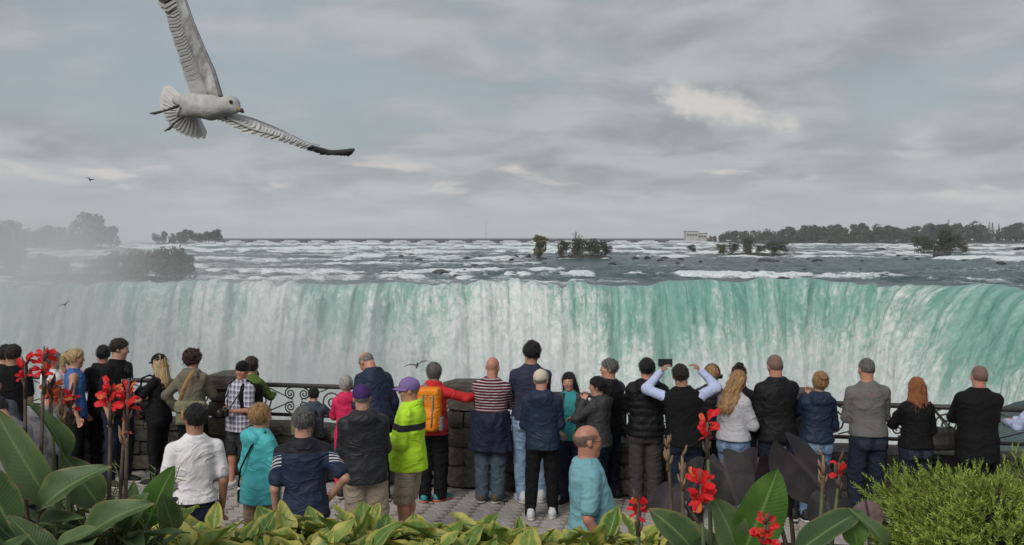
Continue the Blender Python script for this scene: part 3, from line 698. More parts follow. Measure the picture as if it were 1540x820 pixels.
# ================================================================ implicit-surface modelling (one continuous skin per body or garment)
class Grid:
    def __init__(s, lo, hi, h, hz=None):
        s.ax = [np.arange(lo[i], hi[i]+h, (hz or h) if i == 2 else h, dtype=np.float32) for i in range(3)]
        s.D = np.full([len(a) for a in s.ax], .3, np.float32)
    def reg(s, lo, hi):
        sl = []
        for a, l, u in zip(s.ax, lo, hi):
            i = max(int(np.searchsorted(a, l))-1, 0); j = min(int(np.searchsorted(a, u))+1, len(a)); sl.append(slice(i, max(j, i)))
        sl = tuple(sl); X = s.ax[0][sl[0]][:, None, None]; Y = s.ax[1][sl[1]][None, :, None]; Z = s.ax[2][sl[2]][None, None, :]
        return sl, X, Y, Z
    def put(s, sl, d, k, mode='u'):
        D = s.D[sl]
        if D.size == 0: return
        if mode == 'u':
            h = np.maximum(k-np.abs(D-d), 0)/k; s.D[sl] = np.minimum(D, d)-h*h*k*.25
        elif mode == 's': s.D[sl] = np.maximum(D, -d)
    def cone(s, a, b, ra, rb, k=.03, mode='u'):
        a = np.array(a, np.float32); b = np.array(b, np.float32); m = max(ra, rb)+k+.035
        sl, X, Y, Z = s.reg(np.minimum(a, b)-m, np.maximum(a, b)+m)
        ab = b-a; L2 = float(ab@ab)+1e-9
        t = np.clip(((X-a[0])*ab[0]+(Y-a[1])*ab[1]+(Z-a[2])*ab[2])/L2, 0, 1)
        d = np.sqrt((X-a[0]-ab[0]*t)**2+(Y-a[1]-ab[1]*t)**2+(Z-a[2]-ab[2]*t)**2)-(ra+(rb-ra)*t)
        s.put(sl, d, k, mode)
    def _loc(s, M, c, ext):
        """region around c and coordinates in the frame M (4x4, local -> grid)"""
        cw = M @ Vector(c) if M is not None else Vector(c)
        sl, X, Y, Z = s.reg([q-ext for q in cw], [q+ext for q in cw])
        if M is None: return sl, X-c[0], Y-c[1], Z-c[2]
        I = M.inverted(); q = [X*I[i][0]+Y*I[i][1]+Z*I[i][2]+(I[i][3]-c[i]) for i in range(3)]
        return (sl, *q)
    def ell(s, c, r, k=.03, M=None, mode='u', extra=None):
        sl, x, y, z = s._loc(M, c, max(r)+k+.04)
        k0 = np.sqrt((x/r[0])**2+(y/r[1])**2+(z/r[2])**2)+1e-6; k1 = np.sqrt((x/r[0]**2)**2+(y/r[1]**2)**2+(z/r[2]**2)**2)+1e-6
        d = k0*(k0-1)/k1
        if extra is not None: d = np.maximum(d, extra(x+c[0], y+c[1], z+c[2]))
        s.put(sl, d, k, mode)
    def rbox(s, c, h, r, k=.02, M=None, mode='u'):
        sl, x, y, z = s._loc(M, c, math.sqrt(sum(q*q for q in h))+k+.04)
        qx, qy, qz = np.abs(x)-h[0]+r, np.abs(y)-h[1]+r, np.abs(z)-h[2]+r
        d = np.sqrt(np.maximum(qx, 0)**2+np.maximum(qy, 0)**2+np.maximum(qz, 0)**2)+np.minimum(np.maximum(qx, np.maximum(qy, qz)), 0)-r
        s.put(sl, d, k, mode)
    def prof(s, zs, ws, ds, ys, k=.03, M=None, p=2.3):
        zc = (zs[0]+zs[-1])/2; sl, x, y, z = s._loc(M, (0, 0, zc), max((zs[-1]-zs[0])/2, max(ws))+.12)
        z = z+zc; w = np.interp(z, zs, ws).astype(np.float32); d_ = np.interp(z, zs, ds).astype(np.float32); yc = np.interp(z, zs, ys).astype(np.float32)
        q = ((np.abs(x)/w)**p+(np.abs(y-yc)/d_)**p)**(1/p)
        d = np.maximum((q-1)*np.minimum(w, d_), np.maximum(zs[0]-z, z-zs[-1])); s.put(sl, d, k)
    def noise(s, sc, seed):
        rg = np.random.RandomState(seed); A = None; W = []
        dims = []; idx = []
        for a, c in zip(s.ax, sc):
            q = (a-a[0])/c; i = q.astype(int); f = q-i; f = f*f*(3-2*f); dims.append(i.max()+2); idx.append((i, f.astype(np.float32)))
        A = rg.rand(*dims).astype(np.float32)
        for ax_, (i, f) in enumerate(idx):
            sh = [1, 1, 1]; sh[ax_] = -1; f = f.reshape(sh); A = np.take(A, i, ax_)*(1-f)+np.take(A, i+1, ax_)*f
        return A
    def wrinkle(s, amp, sc, seed, ridged=True):
        n = s.noise(sc, seed)
        if ridged: n = 1-np.abs(2*n-1); n = n*n*1.4-.5
        else: n = n*2-1
        s.D -= amp*n
    def mesh(s, name):
        D = s.D; D[0] = .1; D[-1] = .1; D[:, 0] = .1; D[:, -1] = .1; D[:, :, 0] = .1; D[:, :, -1] = .1
        I = D < 0; nx, ny, nz = D.shape
        c = I[:-1, :-1, :-1].astype(np.int8)
        tot = sum(I[i:nx-1+i, j:ny-1+j, k:nz-1+k].astype(np.int8) for i in (0, 1) for j in (0, 1) for k in (0, 1))
        act = np.argwhere((tot > 0) & (tot < 8)); n = len(act)
        ids = np.full((nx-1, ny-1, nz-1), -1, np.int32); ids[act[:, 0], act[:, 1], act[:, 2]] = np.arange(n)
        acc = np.zeros((n, 3), np.float32); cnt = np.zeros(n, np.float32)
        i, j, k = act.T
        for ax_ in range(3):
            o = [q for q in range(3) if q != ax_]
            for u in (0, 1):
                for v in (0, 1):
                    p = [i, j, k]; a = [i, j, k]; a[o[0]] = a[o[0]]+u; a[o[1]] = a[o[1]]+v; b = list(a); b[ax_] = b[ax_]+1
                    da = D[a[0], a[1], a[2]]; db = D[b[0], b[1], b[2]]; m = (da < 0) != (db < 0)
                    t = np.where(m, da/(da-db+1e-12), 0)
                    w = m.astype(np.float32)
                    for q in range(3):
                        x = s.ax[q][a[q]]
                        if q == ax_: x = x+t*(s.ax[q][b[q]]-s.ax[q][a[q]])
                        acc[:, q] += w*x
                    cnt += w
        V = acc/np.maximum(cnt, 1)[:, None]; Q = []
        for ax_ in range(3):
            o = [q for q in range(3) if q != ax_]; A = np.moveaxis(I, ax_, 0); ch = np.argwhere(A[:-1] != A[1:])
            e = np.zeros((len(ch), 3), int); e[:, ax_] = ch[:, 0]; e[:, o[0]] = ch[:, 1]; e[:, o[1]] = ch[:, 2]
            ok = (e[:, o[0]] > 0) & (e[:, o[1]] > 0); e = e[ok]; ins = I[e[:, 0], e[:, 1], e[:, 2]]
            def cid(du, dv):
                f = e.copy(); f[:, o[0]] -= du; f[:, o[1]] -= dv; return ids[f[:, 0], f[:, 1], f[:, 2]]
            q = np.stack([cid(0, 0), cid(1, 0), cid(1, 1), cid(0, 1)], -1)
            flip = ins if ax_ != 1 else ~ins
            q[~flip] = q[~flip][:, ::-1]; q = q[(q >= 0).all(1)]; Q.append(q)
        return mesh_np(name, V, np.concatenate(Q))

# ---------------------------------------------------------------- cloth, skin, hair
def cloth(name, c, rough=.85, var=.82, bump=.35, bscale=70, fold=.45):
    if name in MATS: return MATS[name]
    m = bpy.data.materials.new(name); m.use_nodes = True; t = NT(m.node_tree); b = t.n['Principled BSDF']; co = t.new('ShaderNodeTexCoord').outputs['Object']
    t.l.new(t.mix(t.ramp(t.noise(co, 6, 4, .6), .3, .7), c, tuple(v*var for v in c)), b.inputs['Base Color']); b.inputs['Roughness'].default_value = rough; b.inputs['Specular IOR Level'].default_value = .22
    add_folds(t, b, co, fold); MATS[name] = m; return m
def add_folds(t, b, co, fold=.38):
    off = t.vmath('ADD', co, t.comb(t.math('MULTIPLY', t.new('ShaderNodeObjectInfo').outputs['Random'], 17), 0, 0))
    f = t.noise(t.mapping(off, (4.5, 4.5, 6), (0, 0, 0), (.5, .3, 0)), 1, 2, .45, 1.0); r = t.math('ABSOLUTE', t.math('SUBTRACT', f, .5)); r = t.math('POWER', t.math('SUBTRACT', 1, t.math('MULTIPLY', r, 2)), 5)
    f2 = t.noise(t.mapping(off, (16, 16, 24), (3, 0, 0), (-.4, .3, 0)), 1, 3, .5, 1.4); r2 = t.math('POWER', t.math('SUBTRACT', 1, t.math('MULTIPLY', t.math('ABSOLUTE', t.math('SUBTRACT', f2, .5)), 2)), 4)
    h = t.math('ADD', r, t.math('ADD', t.math('MULTIPLY', r2, .12), t.math('MULTIPLY', t.noise(co, 90, 3), .1)))
    bn = t.new('ShaderNodeBump'); bn.inputs['Strength'].default_value = fold; bn.inputs['Distance'].default_value = .022; t.l.new(h, bn.inputs['Height']); t.l.new(bn.outputs[0], b.inputs['Normal'])
SKIN = mat('skin', (.52, .29, .205), (.46, .235, .165), .5, 18, 4, .15, 90, .001, .4)
SKIN2 = mat('skin_ruddy', (.5, .24, .165), (.43, .19, .13), .5, 18, 4, .15, 90, .001, .4)
SKIN3 = mat('skin_tan', (.40, .215, .14), (.34, .17, .11), .5, 18, 4, .15, 90, .001, .4)
def hairm(name, c, c2=None): return mat(name, tuple(v*1.15 for v in c), c2 or tuple(v*.35 for v in c), .48, 34, 6, 1.0, 75, .014, .4, stretch=(2.2, 2.2, .55))
H_BLACK = hairm('hair_black', (.012, .010, .010)); H_BROWN = hairm('hair_brown', (.055, .032, .02)); H_DKBROWN = hairm('hair_dark_brown', (.03, .018, .013))
H_GREY = hairm('hair_grey', (.25, .24, .23), (.1, .095, .09)); H_WHITE = hairm('hair_white', (.5, .48, .45), (.3, .28, .26)); H_SALT = hairm('hair_salt', (.16, .155, .15), (.05, .048, .045))
H_BLOND = hairm('hair_blond', (.58, .43, .24), (.36, .24, .11)); H_GOLD = hairm('hair_golden', (.42, .25, .11), (.2, .1, .04)); H_GINGER = hairm('hair_ginger', (.36, .14, .05), (.18, .06, .02)); H_RED = hairm('hair_dark_red', (.06, .02, .014), (.02, .01, .008))
H_STUB = hairm('hair_stubble', (.25, .15, .115), (.16, .1, .08))
BLACK = cloth('black_cloth', (.007, .007, .008)); BLACKJ = cloth('black_jacket', (.009, .009, .011), .6); CHAR = cloth('charcoal_nylon', (.028, .029, .033), .5)
GREYJ = cloth('dark_grey_jacket', (.05, .05, .052), .6); NAVY = cloth('navy_cloth', (.016, .022, .048), .7); NAVYJ = cloth('navy_jacket', (.018, .03, .062), .55); NAVYS = cloth('navy_shirt', (.035, .04, .07), .85)
WHITE = cloth('white_cotton', (.78, .77, .78), .85, .95); AQUA = cloth('aqua_nylon', (.09, .50, .53), .45, .88); TEAL = cloth('teal_cotton', (.20, .42, .47), .9, .93); OLIVE = cloth('olive_grey_cloth', (.17, .155, .115), .85)
RED = cloth('red_fleece', (.62, .035, .035), .8); PINK = cloth('magenta_cloth', (.72, .03, .12), .7); PINK2 = cloth('pink_cloth', (.75, .3, .45), .8); KHAKI = cloth('khaki_cotton', (.36, .30, .225), .9, .88); BEIGE = cloth('beige_cotton', (.30, .22, .14), .9)
GREYT = cloth('grey_cotton', (.15, .145, .14), .9, .9); HEATHER = cloth('heather_grey', (.46, .46, .49), .95, .9); GREYP = cloth('grey_trousers', (.055, .05, .05), .85); GREEN = cloth('green_cloth', (.10, .17, .035), .8); LBLUE = cloth('light_blue_shirt', (.48, .55, .78), .85, .94)
BLUET = cloth('blue_tank', (.06, .16, .42), .8); SLATE = cloth('slate_cloth', (.06, .075, .10), .85); GREYH = cloth('grey_hoodie', (.22, .22, .235), .9)
def denim(name, c): 
    return cloth(name, c, .9, .66, fold=.5)
JEANS = denim('blue_denim', (.105, .165, .25)); JEANSL = denim('light_denim', (.23, .34, .50)); JEANSM = denim('mid_denim', (.14, .22, .36)); JEANSD = denim('dark_denim', (.016, .023, .042)); JEANSG = denim('grey_denim', (.08, .115, .15))
M_RUBBER = cloth('shoe_dark', (.02, .02, .022), .6); M_SHOEW = cloth('shoe_white', (.6, .6, .6), .6); M_SOLE = cloth('shoe_sole', (.55, .53, .5), .7); M_SHOEB = cloth('shoe_brown', (.12, .08, .05), .6)
M_METAL = mat('steel', (.5, .5, .52), None, .3, metal=1); M_BLACKP = mat('black_plastic', (.015, .015, .016), None, .35)
def shader_cloth(name, fn, rough=.85):
    m = bpy.data.materials.new(name); m.use_nodes = True; t = NT(m.node_tree); b = t.n['Principled BSDF']; co = t.new('ShaderNodeTexCoord').outputs['Object']
    c = fn(t, co, *t.sep(co)); c = t.mix(t.math('MULTIPLY', t.ramp(t.noise(co, 7, 4), .35, .7), .22), c, (0, 0, 0))
    t.l.new(c, b.inputs['Base Color']); b.inputs['Roughness'].default_value = rough; b.inputs['Specular IOR Level'].default_value = .25
    add_folds(t, b, co, .5); MATS[name] = m; return m
def band(t, v, period, width, off=0):
    return t.math('LESS_THAN', t.math('FRACT', t.math('ADD', t.math('DIVIDE', v, period), off+10)), width)
def _stripe(t, co, x, y, z): return t.mix(band(t, z, .034, .27), (.10, .018, .035), (.6, .55, .55))
STRIPE = shader_cloth('maroon_striped_jersey', _stripe)
def _plaid(t, co, x, y, z):
    r = t.math('ADD', x, t.math('MULTIPLY', y, .8)); c = t.mix(t.math('MULTIPLY', band(t, r, .07, .45), .55), (.52, .52, .60), (.07, .06, .13))
    c = t.mix(t.math('MULTIPLY', band(t, z, .07, .45), .55), c, (.07, .06, .13)); c = t.mix(band(t, z, .07, .07, .4), c, (.75, .75, .8)); return t.mix(band(t, r, .07, .07, .4), c, (.75, .75, .8))
PLAID = shader_cloth('plaid_shirt', _plaid)
def _hiv(t, co, x, y, z):
    b_ = t.math('MULTIPLY', t.math('GREATER_THAN', z, 1.235), t.math('LESS_THAN', z, 1.305)); return t.mix(b_, (.52, .86, .035), (.03, .03, .034))
HIVIS = shader_cloth('hi_vis_yellow', _hiv, .6)
def _sport(t, co, x, y, z):
    ax_ = t.math('ABSOLUTE', x); yoke = t.math('GREATER_THAN', t.math('SUBTRACT', z, t.math('MULTIPLY', ax_, -.0)), 1.40)
    c = t.mix(yoke, (.022, .034, .07), (.012, .012, .016))
    s = t.math('ADD', z, t.math('MULTIPLY', y, .75)); on = t.math('MULTIPLY', t.math('GREATER_THAN', ax_, .19), t.math('MULTIPLY', t.math('GREATER_THAN', s, 1.235), t.math('LESS_THAN', s, 1.325)))
    return t.mix(t.math('MULTIPLY', on, band(t, s, .03, .42)), c, (.75, .75, .75))
SPORT = shader_cloth('navy_sports_shirt', _sport, .6)
def _leo(t, co, x, y, z):
    v = t.new('ShaderNodeTexVoronoi'); v.inputs['Scale'].default_value = 38; t.l.new(co, v.inputs['Vector']); return t.mix(t.math('LESS_THAN', v.outputs['Distance'], .38), (.36, .22, .11), (.03, .02, .015))
LEOPARD = shader_cloth('leopard_print', _leo)
def _trk(t, co, x, y, z):
    return t.mix(t.math('MULTIPLY', t.math('GREATER_THAN', t.math('ABSOLUTE', x), .165), t.math('LESS_THAN', t.math('ABSOLUTE', y), .008)), (.02, .028, .055), (.6, .6, .62))
TRACK = shader_cloth('navy_track_trousers', _trk)

# ---------------------------------------------------------------- shared small pieces in the head frame (origin at the middle of the head)
def _shared():
    S = {}
    def hair(name, fn, h=.0075, lo=(-.16, -.2, -.2), hi=(.16, .17, .2)):
        g = Grid(lo, hi, h); fn(g); me = g.mesh('hair'); n = len(me.vertices); co = np.zeros(n*3, np.float32); nr = np.zeros(n*3, np.float32); me.vertices.foreach_get('co', co); me.vertices.foreach_get('normal', nr)
        co = co.reshape(-1, 3); nr = nr.reshape(-1, 3); rg = np.random.RandomState(4); ln = .05 if name in ('long', 'wavy', 'pony') else .012 if name in ('fringe', 'buzz') else .026; m = 220 if name in ('fringe', 'buzz') else 520; k = rg.randint(0, n, m); P_ = co[k]; N_ = nr[k]
        d = N_*rg.uniform(.15, .6, (m, 1))+rg.randn(m, 3)*.35+np.array((0, -.2, -.7)); d /= np.linalg.norm(d, axis=1)[:, None]; s = np.cross(d, N_); s /= np.linalg.norm(s, axis=1)[:, None]+1e-6
        w = .0022; l_ = ln*rg.uniform(.5, 1.2, (m, 1)); P_ = P_+N_*.001; V2 = np.stack([P_-s*w, P_+s*w, P_+d*l_*.6+s*w*.7+N_*.004, P_+d*l_], 1).reshape(-1, 3); q = np.zeros(len(me.polygons)*4, np.int32); me.polygons.foreach_get('vertices', q)
        S[name] = mesh_np('hair', np.concatenate([co, V2]), np.concatenate([q.reshape(-1, 4), n+np.arange(m*4).reshape(-1, 4)]))
    hl = lambda x, y, z: (-.012+.82*y)-z+.007*np.sin(x*95+y*40)+.005*np.sin(y*150+x*60)                       # hairline: high over the forehead, low at the nape
    face = lambda x, y, z: -np.maximum(.036-y, z-.056)            # keeps the face free
    def cr(e): return (.078+e, .098+e, .092+e)
    C = (0, -.008, .035)
    def short(e, amp, sc=.02):
        def f(g): g.ell(C, cr(e), .01, extra=hl); g.wrinkle(amp, (sc, sc, sc*1.4), 3, False)
        return f
    hair('short', short(.011, .006)); hair('buzz', short(.003, .002, .012)); hair('thick', short(.02, .011, .026))
    def fringe(g): g.ell(C, cr(.003), .01, extra=lambda x, y, z: np.maximum(hl(x, y, z), np.maximum(z-.062-.12*np.minimum(y, 0), y-.05))); g.wrinkle(.002, (.015, .015, .03), 3, False)
    hair('fringe', fringe)
    def curly(g): g.ell((0, -.01, .045), (.118, .125, .118), .01, extra=lambda x, y, z: np.maximum(face(x, y, z), -.10-z)); g.wrinkle(.022, (.028, .028, .028), 9, False); g.wrinkle(.012, (.014, .014, .014), 5, False)
    hair('curly', curly, .008)
    def bob(g): g.ell((0, -.008, .025), (.094, .112, .115), .01, extra=lambda x, y, z: np.maximum(face(x, y, z), -.085+.25*y-z)); g.wrinkle(.008, (.018, .018, .06), 9, False)
    hair('bob', bob)
    def longh(zlo, wid, wav):
        def f(g):
            g.ell((0, -.008, .03), (.090, .110, .105), .01, extra=lambda x, y, z: np.maximum(face(x, y, z), -.06-z))
            n = 7
            for i in range(n):
                a = (i/(n-1)-.5)*2; x0 = a*.066; y0 = -.075+.055*a*a
                zz = np.linspace(.02, zlo+.03*abs(a), 6)
                pts = [(x0*(1+wid*q)+wav*math.sin(q*9+i*1.3), y0-.035*q, z) for q, z in zip(np.linspace(0, 1, 6), zz)]
                for p, q in zip(pts, pts[1:]): g.cone(p, q, .034, .032, .025)
                g.cone(pts[-1], (pts[-1][0], pts[-1][1], pts[-1][2]-.06), .03, .008, .02)
            g.wrinkle(.009, (.016, .016, .09), 9, False)
        return f
    hair('long', longh(-.27, .25, .004), .009, (-.2, -.24, -.42), (.2, .17, .2)); hair('wavy', longh(-.36, .35, .014), .009, (-.22, -.26, -.52), (.22, .17, .2))
    def bun(g): short(.014, .005)(g); g.ell((0, -.05, .135), (.05, .05, .042), .012); g.wrinkle(.008, (.016, .016, .016), 4, False)
    hair('bun', bun, .0075, (-.16, -.2, -.2), (.16, .17, .24))
    def pony(g):
        short(.014, .005)(g); pts = [(0, -.1, .05), (0, -.15, .02), (0, -.155, -.07), (0, -.13, -.17), (0, -.115, -.22)]
        for (p, q, r0, r1) in zip(pts, pts[1:], (.024, .032, .033, .026), (.032, .033, .026, .008)): g.cone(p, q, r0, r1, .02)
        g.wrinkle(.006, (.014, .014, .06), 4, False)
    hair('pony', pony, .008, (-.16, -.24, -.3), (.16, .17, .2))
    def cap(g): g.ell((0, -.002, .045), (.091, .112, .096), .01, extra=lambda x, y, z: (.018+.12*y)-z); g.ell((0, -.002, .142), (.008, .008, .006), .006)
    g = Grid((-.14, -.16, -.05), (.14, .16, .2), .0075); cap(g); S['cap'] = g.mesh('cap')
    b = MB(); n = 14; V = []; Fc = []
    for j in range(5):
        for i in range(n+1):
            a = math.pi*(.06+.88*i/n); q = j/4; rx, ry = .088, .1; r = 1+q*.72*math.sin(a)**1.3
            V.append((rx*math.cos(a)*(1+.05*q), ry*math.sin(a)*r, .032+.012*math.sin(a)-.018*q*math.sin(a)+(-.02*abs(math.cos(a))**2*q)))
    m = len(V); V += [(x, y, z-.005) for x, y, z in V]
    for j in range(4):
        for i in range(n):
            p = j*(n+1)+i; Fc += [[p, p+1, p+n+2, p+n+1], [m+p, m+p+n+1, m+p+n+2, m+p+1]]
    for i in range(n): p = 4*(n+1)+i; Fc.append([p, p+1, m+p+1, m+p])
    S['brim'] = b.add(V, Fc).mesh('brim')
    S['eyes'] = None
    def blob(c, r, name, n=8):
        bm = bmesh.new(); bmesh.ops.create_uvsphere(bm, u_segments=n, v_segments=6, radius=1)
        for v in bm.verts: v.co = Vector((v.co.x*r[0]+c[0], v.co.y*r[1]+c[1], v.co.z*r[2]+c[2]))
        me = bpy.data.meshes.new(name); bm.to_mesh(me); bm.free(); me.polygons.foreach_set('use_smooth', [True]*len(me.polygons)); return me
    for s_, k in ((1, 'R'), (-1, 'L')):
        S['eye'+k] = blob((s_*.03, .083, .004), (.013, .008, .0065), 'eye'); S['pupil'+k] = blob((s_*.03, .0885, .004), (.006, .0045, .006), 'pupil'); S['brow'+k] = MB().tube([(s_*.014, .093, .021), (s_*.03, .092, .026), (s_*.047, .08, .021)], [.004, .0045, .002], 6).mesh('eyebrow')
    S['lips'] = MB().tube([(-.022, .086, -.056), (0, .0955, -.054), (.022, .086, -.056)], [.003, .0065, .003], 6).mesh('lips')
    b = MB()
    for s_ in (1, -1):
        b.tube([(s_*.033+.023*math.cos(a), .101-.006*abs(math.cos(a)), .0+.018*math.sin(a)) for a in np.linspace(0, 2*math.pi, 15)[:-1]], .0024, 5, closed=True)
        b.tube([(s_*.056, .097, .008), (s_*.078, .06, .012), (s_*.082, -.01, .012)], .0024, 5)
    b.tube([(-.01, .101, .004), (0, .104, .008), (.01, .101, .004)], .0022, 5); S['glasses'] = b.mesh('glasses')
    # shoe: upper and sole
    g = Grid((-.08, -.14, -.03), (.08, .22, .16), .0085)
    g.ell((0, -.045, .05), (.042, .058, .06), .03); g.ell((0, .1, .035), (.047, .095, .038), .05); g.cone((0, -.04, .06), (0, -.035, .11), .045, .042, .03); g.cone((0, .0, .06), (0, .1, .05), .04, .03, .03)
    sl, X, Y, Z = g.reg((-1, -1, -1), (1, 1, 1)); g.D = np.maximum(g.D, .012-Z+0*g.D); S['shoe'] = g.mesh('shoe')
    g = Grid((-.08, -.15, -.02), (.08, .23, .06), .0085); g.ell((0, -.05, .012), (.045, .065, .03), .02); g.ell((0, .09, .012), (.052, .112, .03), .05); g.cone((0, -.05, .012), (0, .08, .012), .04, .042, .03)
    sl, X, Y, Z = g.reg((-1, -1, -1), (1, 1, 1)); g.D = np.maximum(np.maximum(g.D, .001-Z+0*g.D), Z-.022+0*g.D); S['sole'] = g.mesh('sole')
    return S
SH = _shared()
M_EYE = mat('eye_white', (.65, .62, .6), None, .2); M_PUP = mat('pupil', (.03, .02, .015), None, .15); M_LIP = mat('lip', (.42, .14, .12), None, .5)

ARM = {'down': ((.228, -.03, 1.13), (.235, .05, .88)), 'rail': ((.205, .16, 1.17), (.11, .36, 1.17)), 'railwide': ((.38, .12, 1.2), (.32, .38, 1.18)), 'cross': ((.2, .06, 1.16), (-.03, .22, 1.16)),
       'hold': ((.21, .03, 1.13), (.07, .25, 1.11)), 'phone': ((.2, .07, 1.15), (.07, .27, 1.25)), 'raise': ((.37, .15, 1.46), (.2, .2, 1.68)), 'hip': ((.34, -.10, 1.15), (.21, .02, 1.0)), 'face': ((.2, .22, 1.22), (.08, .17, 1.44)),
       'fwd': ((.25, .13, 1.17), (.2, .38, 1.12)), 'reach': ((.32, .18, 1.28), (.3, .42, 1.3)), 'lap': ((.27, .06, 1.14), (.1, .24, .98))}
PEOPLE = {}
_pseed = [100]
def person(key, label, px, ytop, d, yaw=0, top=None, bottom=None, hair=None, sex='m', bulk=1.0, belly=0, lean=0, side=0, twist=0, head=(0, 0, 0), L='down', Rr='down',
           feet=((-.11, 0, 8), (.11, .02, -8)), skin=SKIN, cap=None, face=False, glasses=None, shoes=(M_RUBBER, M_SOLE), H=None, hem=.86, sleeve='long', loose=.02, hood=None, collar=None, puff=0,
           legloose=.012, shorts=False, extra=0, vest=None, legs='std', coat=None, tank=False, wr=.005, group='visitors along the parapet'):
    _pseed[0] += 1; seed = _pseed[0]; rj = random.Random(seed*13)
    twist += rj.uniform(-7, 7); side += rj.uniform(-3, 3); head = (head[0]+rj.uniform(-13, 13), head[1]+rj.uniform(-2, 6), head[2]+rj.uniform(-5, 5)); hs = rj.uniform(-.03, .03)
    feet = tuple((fx+rj.uniform(-.03, .03)+hs, fy+rj.uniform(-.05, .06), fw+rj.uniform(-14, 14)) for fx, fy, fw in feet)
    if H is None: H = CH-(ytop-HY)*d/F-extra
    s = H/1.75; root = empty('person', ((px-CX)/F*d, d, 0), R(yaw)); root.scale = (s, s, s)
    tag(root, label, 'person', group)
    fem = sex == 'f'
    piv = Vector((0, 0, .93))
    T = Matrix.Translation(piv) @ Matrix.Rotation(R(twist), 4, 'Z') @ Matrix.Rotation(R(-lean), 4, 'X') @ Matrix.Rotation(R(side), 4, 'Y') @ Matrix.Translation(-piv)
    nk = Vector((0, -.012, 1.505))
    Hm = T @ Matrix.Translation(nk) @ Matrix.Rotation(R(head[0]), 4, 'Z') @ Matrix.Rotation(R(-head[1]), 4, 'X') @ Matrix.Rotation(R(head[2]), 4, 'Y') @ Matrix.Translation(Vector((0, .012, 1.628))-Vector((0, 0, 1.505)))
    sw = (.146 if fem else .172)*(.5+.5*bulk)
    arms = []
    for sgn, a in ((-1, L), (1, Rr)):
        e, w = ARM[a] if isinstance(a, str) else a
        sh = Vector((sgn*sw, -.012, 1.392)); e = Vector((sgn*e[0], e[1], e[2])); w = Vector((sgn*w[0], w[1], w[2]))
        el = sh+(e-sh).normalized()*.29; wr_ = el+(w-el).normalized()*.25
        arms.append((sgn, T @ sh, T @ el, T @ wr_))
    b3 = .5+.5*bulk
    # ---- body: head, neck, shoulders, arms and hands as one skin
    allp = [p for a in arms for p in a[1:]]
    lo = [min(p[i] for p in allp)-.24 for i in range(3)]; hi = [max(p[i] for p in allp)+.24 for i in range(3)]
    hc = Hm @ Vector((0, 0, 0))
    for i in range(3): lo[i] = min(lo[i], hc[i]-.17); hi[i] = max(hi[i], hc[i]+.17)
    lo[2] = min(lo[2], 1.1)
    if shorts: lo[2] = .05
    g = Grid(lo, hi, .0145, .0115)
    g.prof([1.08, 1.2, 1.32, 1.40, 1.45, 1.50], [.13*b3, .14*b3, .15*b3, .15*b3, .09, .06], [.085, .09, .095, .085, .07, .06], [0, 0, 0, -.005, -.01, -.012], .02, T)
    g.cone(T @ Vector((0, -.015, 1.43)), Hm @ Vector((0, -.018, -.06)), .066 if not fem else .052, .06 if not fem else .048, .035)
    for sgn in (1, -1): g.cone(T @ Vector((sgn*.05, -.015, 1.44)), T @ Vector((sgn*(sw-.015), -.012, 1.375)), .046, .044, .035)
    g.ell((0, -.008, .035), (.077, .097, .091), .02, Hm); g.ell((0, .022, -.048), (.06, .068, .074), .04, Hm); g.ell((0, .066, -.095), (.024, .02, .02), .03, Hm)
    g.cone(Hm @ Vector((0, .088, .012)), Hm @ Vector((0, .108, -.022)), .008, .014, .014); g.ell((0, .084, .018), (.05, .014, .012), .02, Hm)
    for sgn in (1, -1):
        g.ell((sgn*.08, -.008, -.005), (.011, .021, .033), .008, Hm); g.ell((sgn*.04, .066, -.02), (.022, .022, .022), .03, Hm)
    for sgn, sh, el, wr_ in arms:
        g.cone(sh, el, .044*b3, .038*b3, .03); g.cone(el, wr_, .04*b3, .027*b3, .02)
        f = (wr_-el).normalized(); upv = Vector((0, 0, 1)) if abs(f.z) < .8 else Vector((0, 1, 0))
        sd = f.cross(upv).normalized(); pn = sd.cross(f).normalized()      # side across the palm, palm normal
        if abs(f.z) >= .8: sd, pn = pn, Vector((-sgn, 0, 0)); sd = f.cross(pn).normalized()
        pc = wr_+f*.05
        for q in (-.024, -.008, .008, .024): g.cone(wr_+f*.015+sd*q*.7, wr_+f*.085+sd*q, .016, .0145, .01)
        for q, ln in ((-.03, .9), (-.01, 1.1), (.01, 1.0), (.03, .8)):
            p0 = wr_+f*.088+sd*q; p1 = p0+(f*.8-pn*.55).normalized()*.036*ln; p2 = p1+(f*.25-pn*.95).normalized()*.034*ln
            g.cone(p0, p1, .0098, .0092, .006); g.cone(p1, p2, .0092, .0082, .006)
        ts = sd*(-1 if sd.dot(Vector((-sgn, 0, 0))) < 0 else 1)
        p0 = wr_+f*.03+ts*.03; p1 = p0+(f*.7+ts*.6-pn*.35).normalized()*.042; g.cone(p0, p1, .0125, .0105, .008); g.cone(p1, p1+(f*.9-pn*.5).normalized()*.03, .0105, .009, .006)
    ank = []
    for (fx, fy, fyaw), sgn in zip(feet, (-1, 1)):
        hp = Vector((sgn*.092*b3, 0, .88)); an = Vector((fx, fy, .085)); kn = (hp+an)/2+Vector((sgn*.004, .025, .02)); kn.z = max(kn.z, .44); ank.append((sgn, hp, kn, an))
        if shorts: g.cone(hp, kn, .082, .055, .02); g.cone(kn-Vector((0, .012, .1)), an, .056, .036, .05); g.cone(kn, kn-Vector((0, .012, .1)), .054, .056, .03)
    body = obj('body', g.mesh('body'), skin, root)
    # ---- upper garment
    l = loose
    if fem: ws = [.19, .182, .152, .142, .152, .152, .115, .08, .06]
    else: ws = [.19, .184, .168, .166, .176, .178, .14, .095, .07]
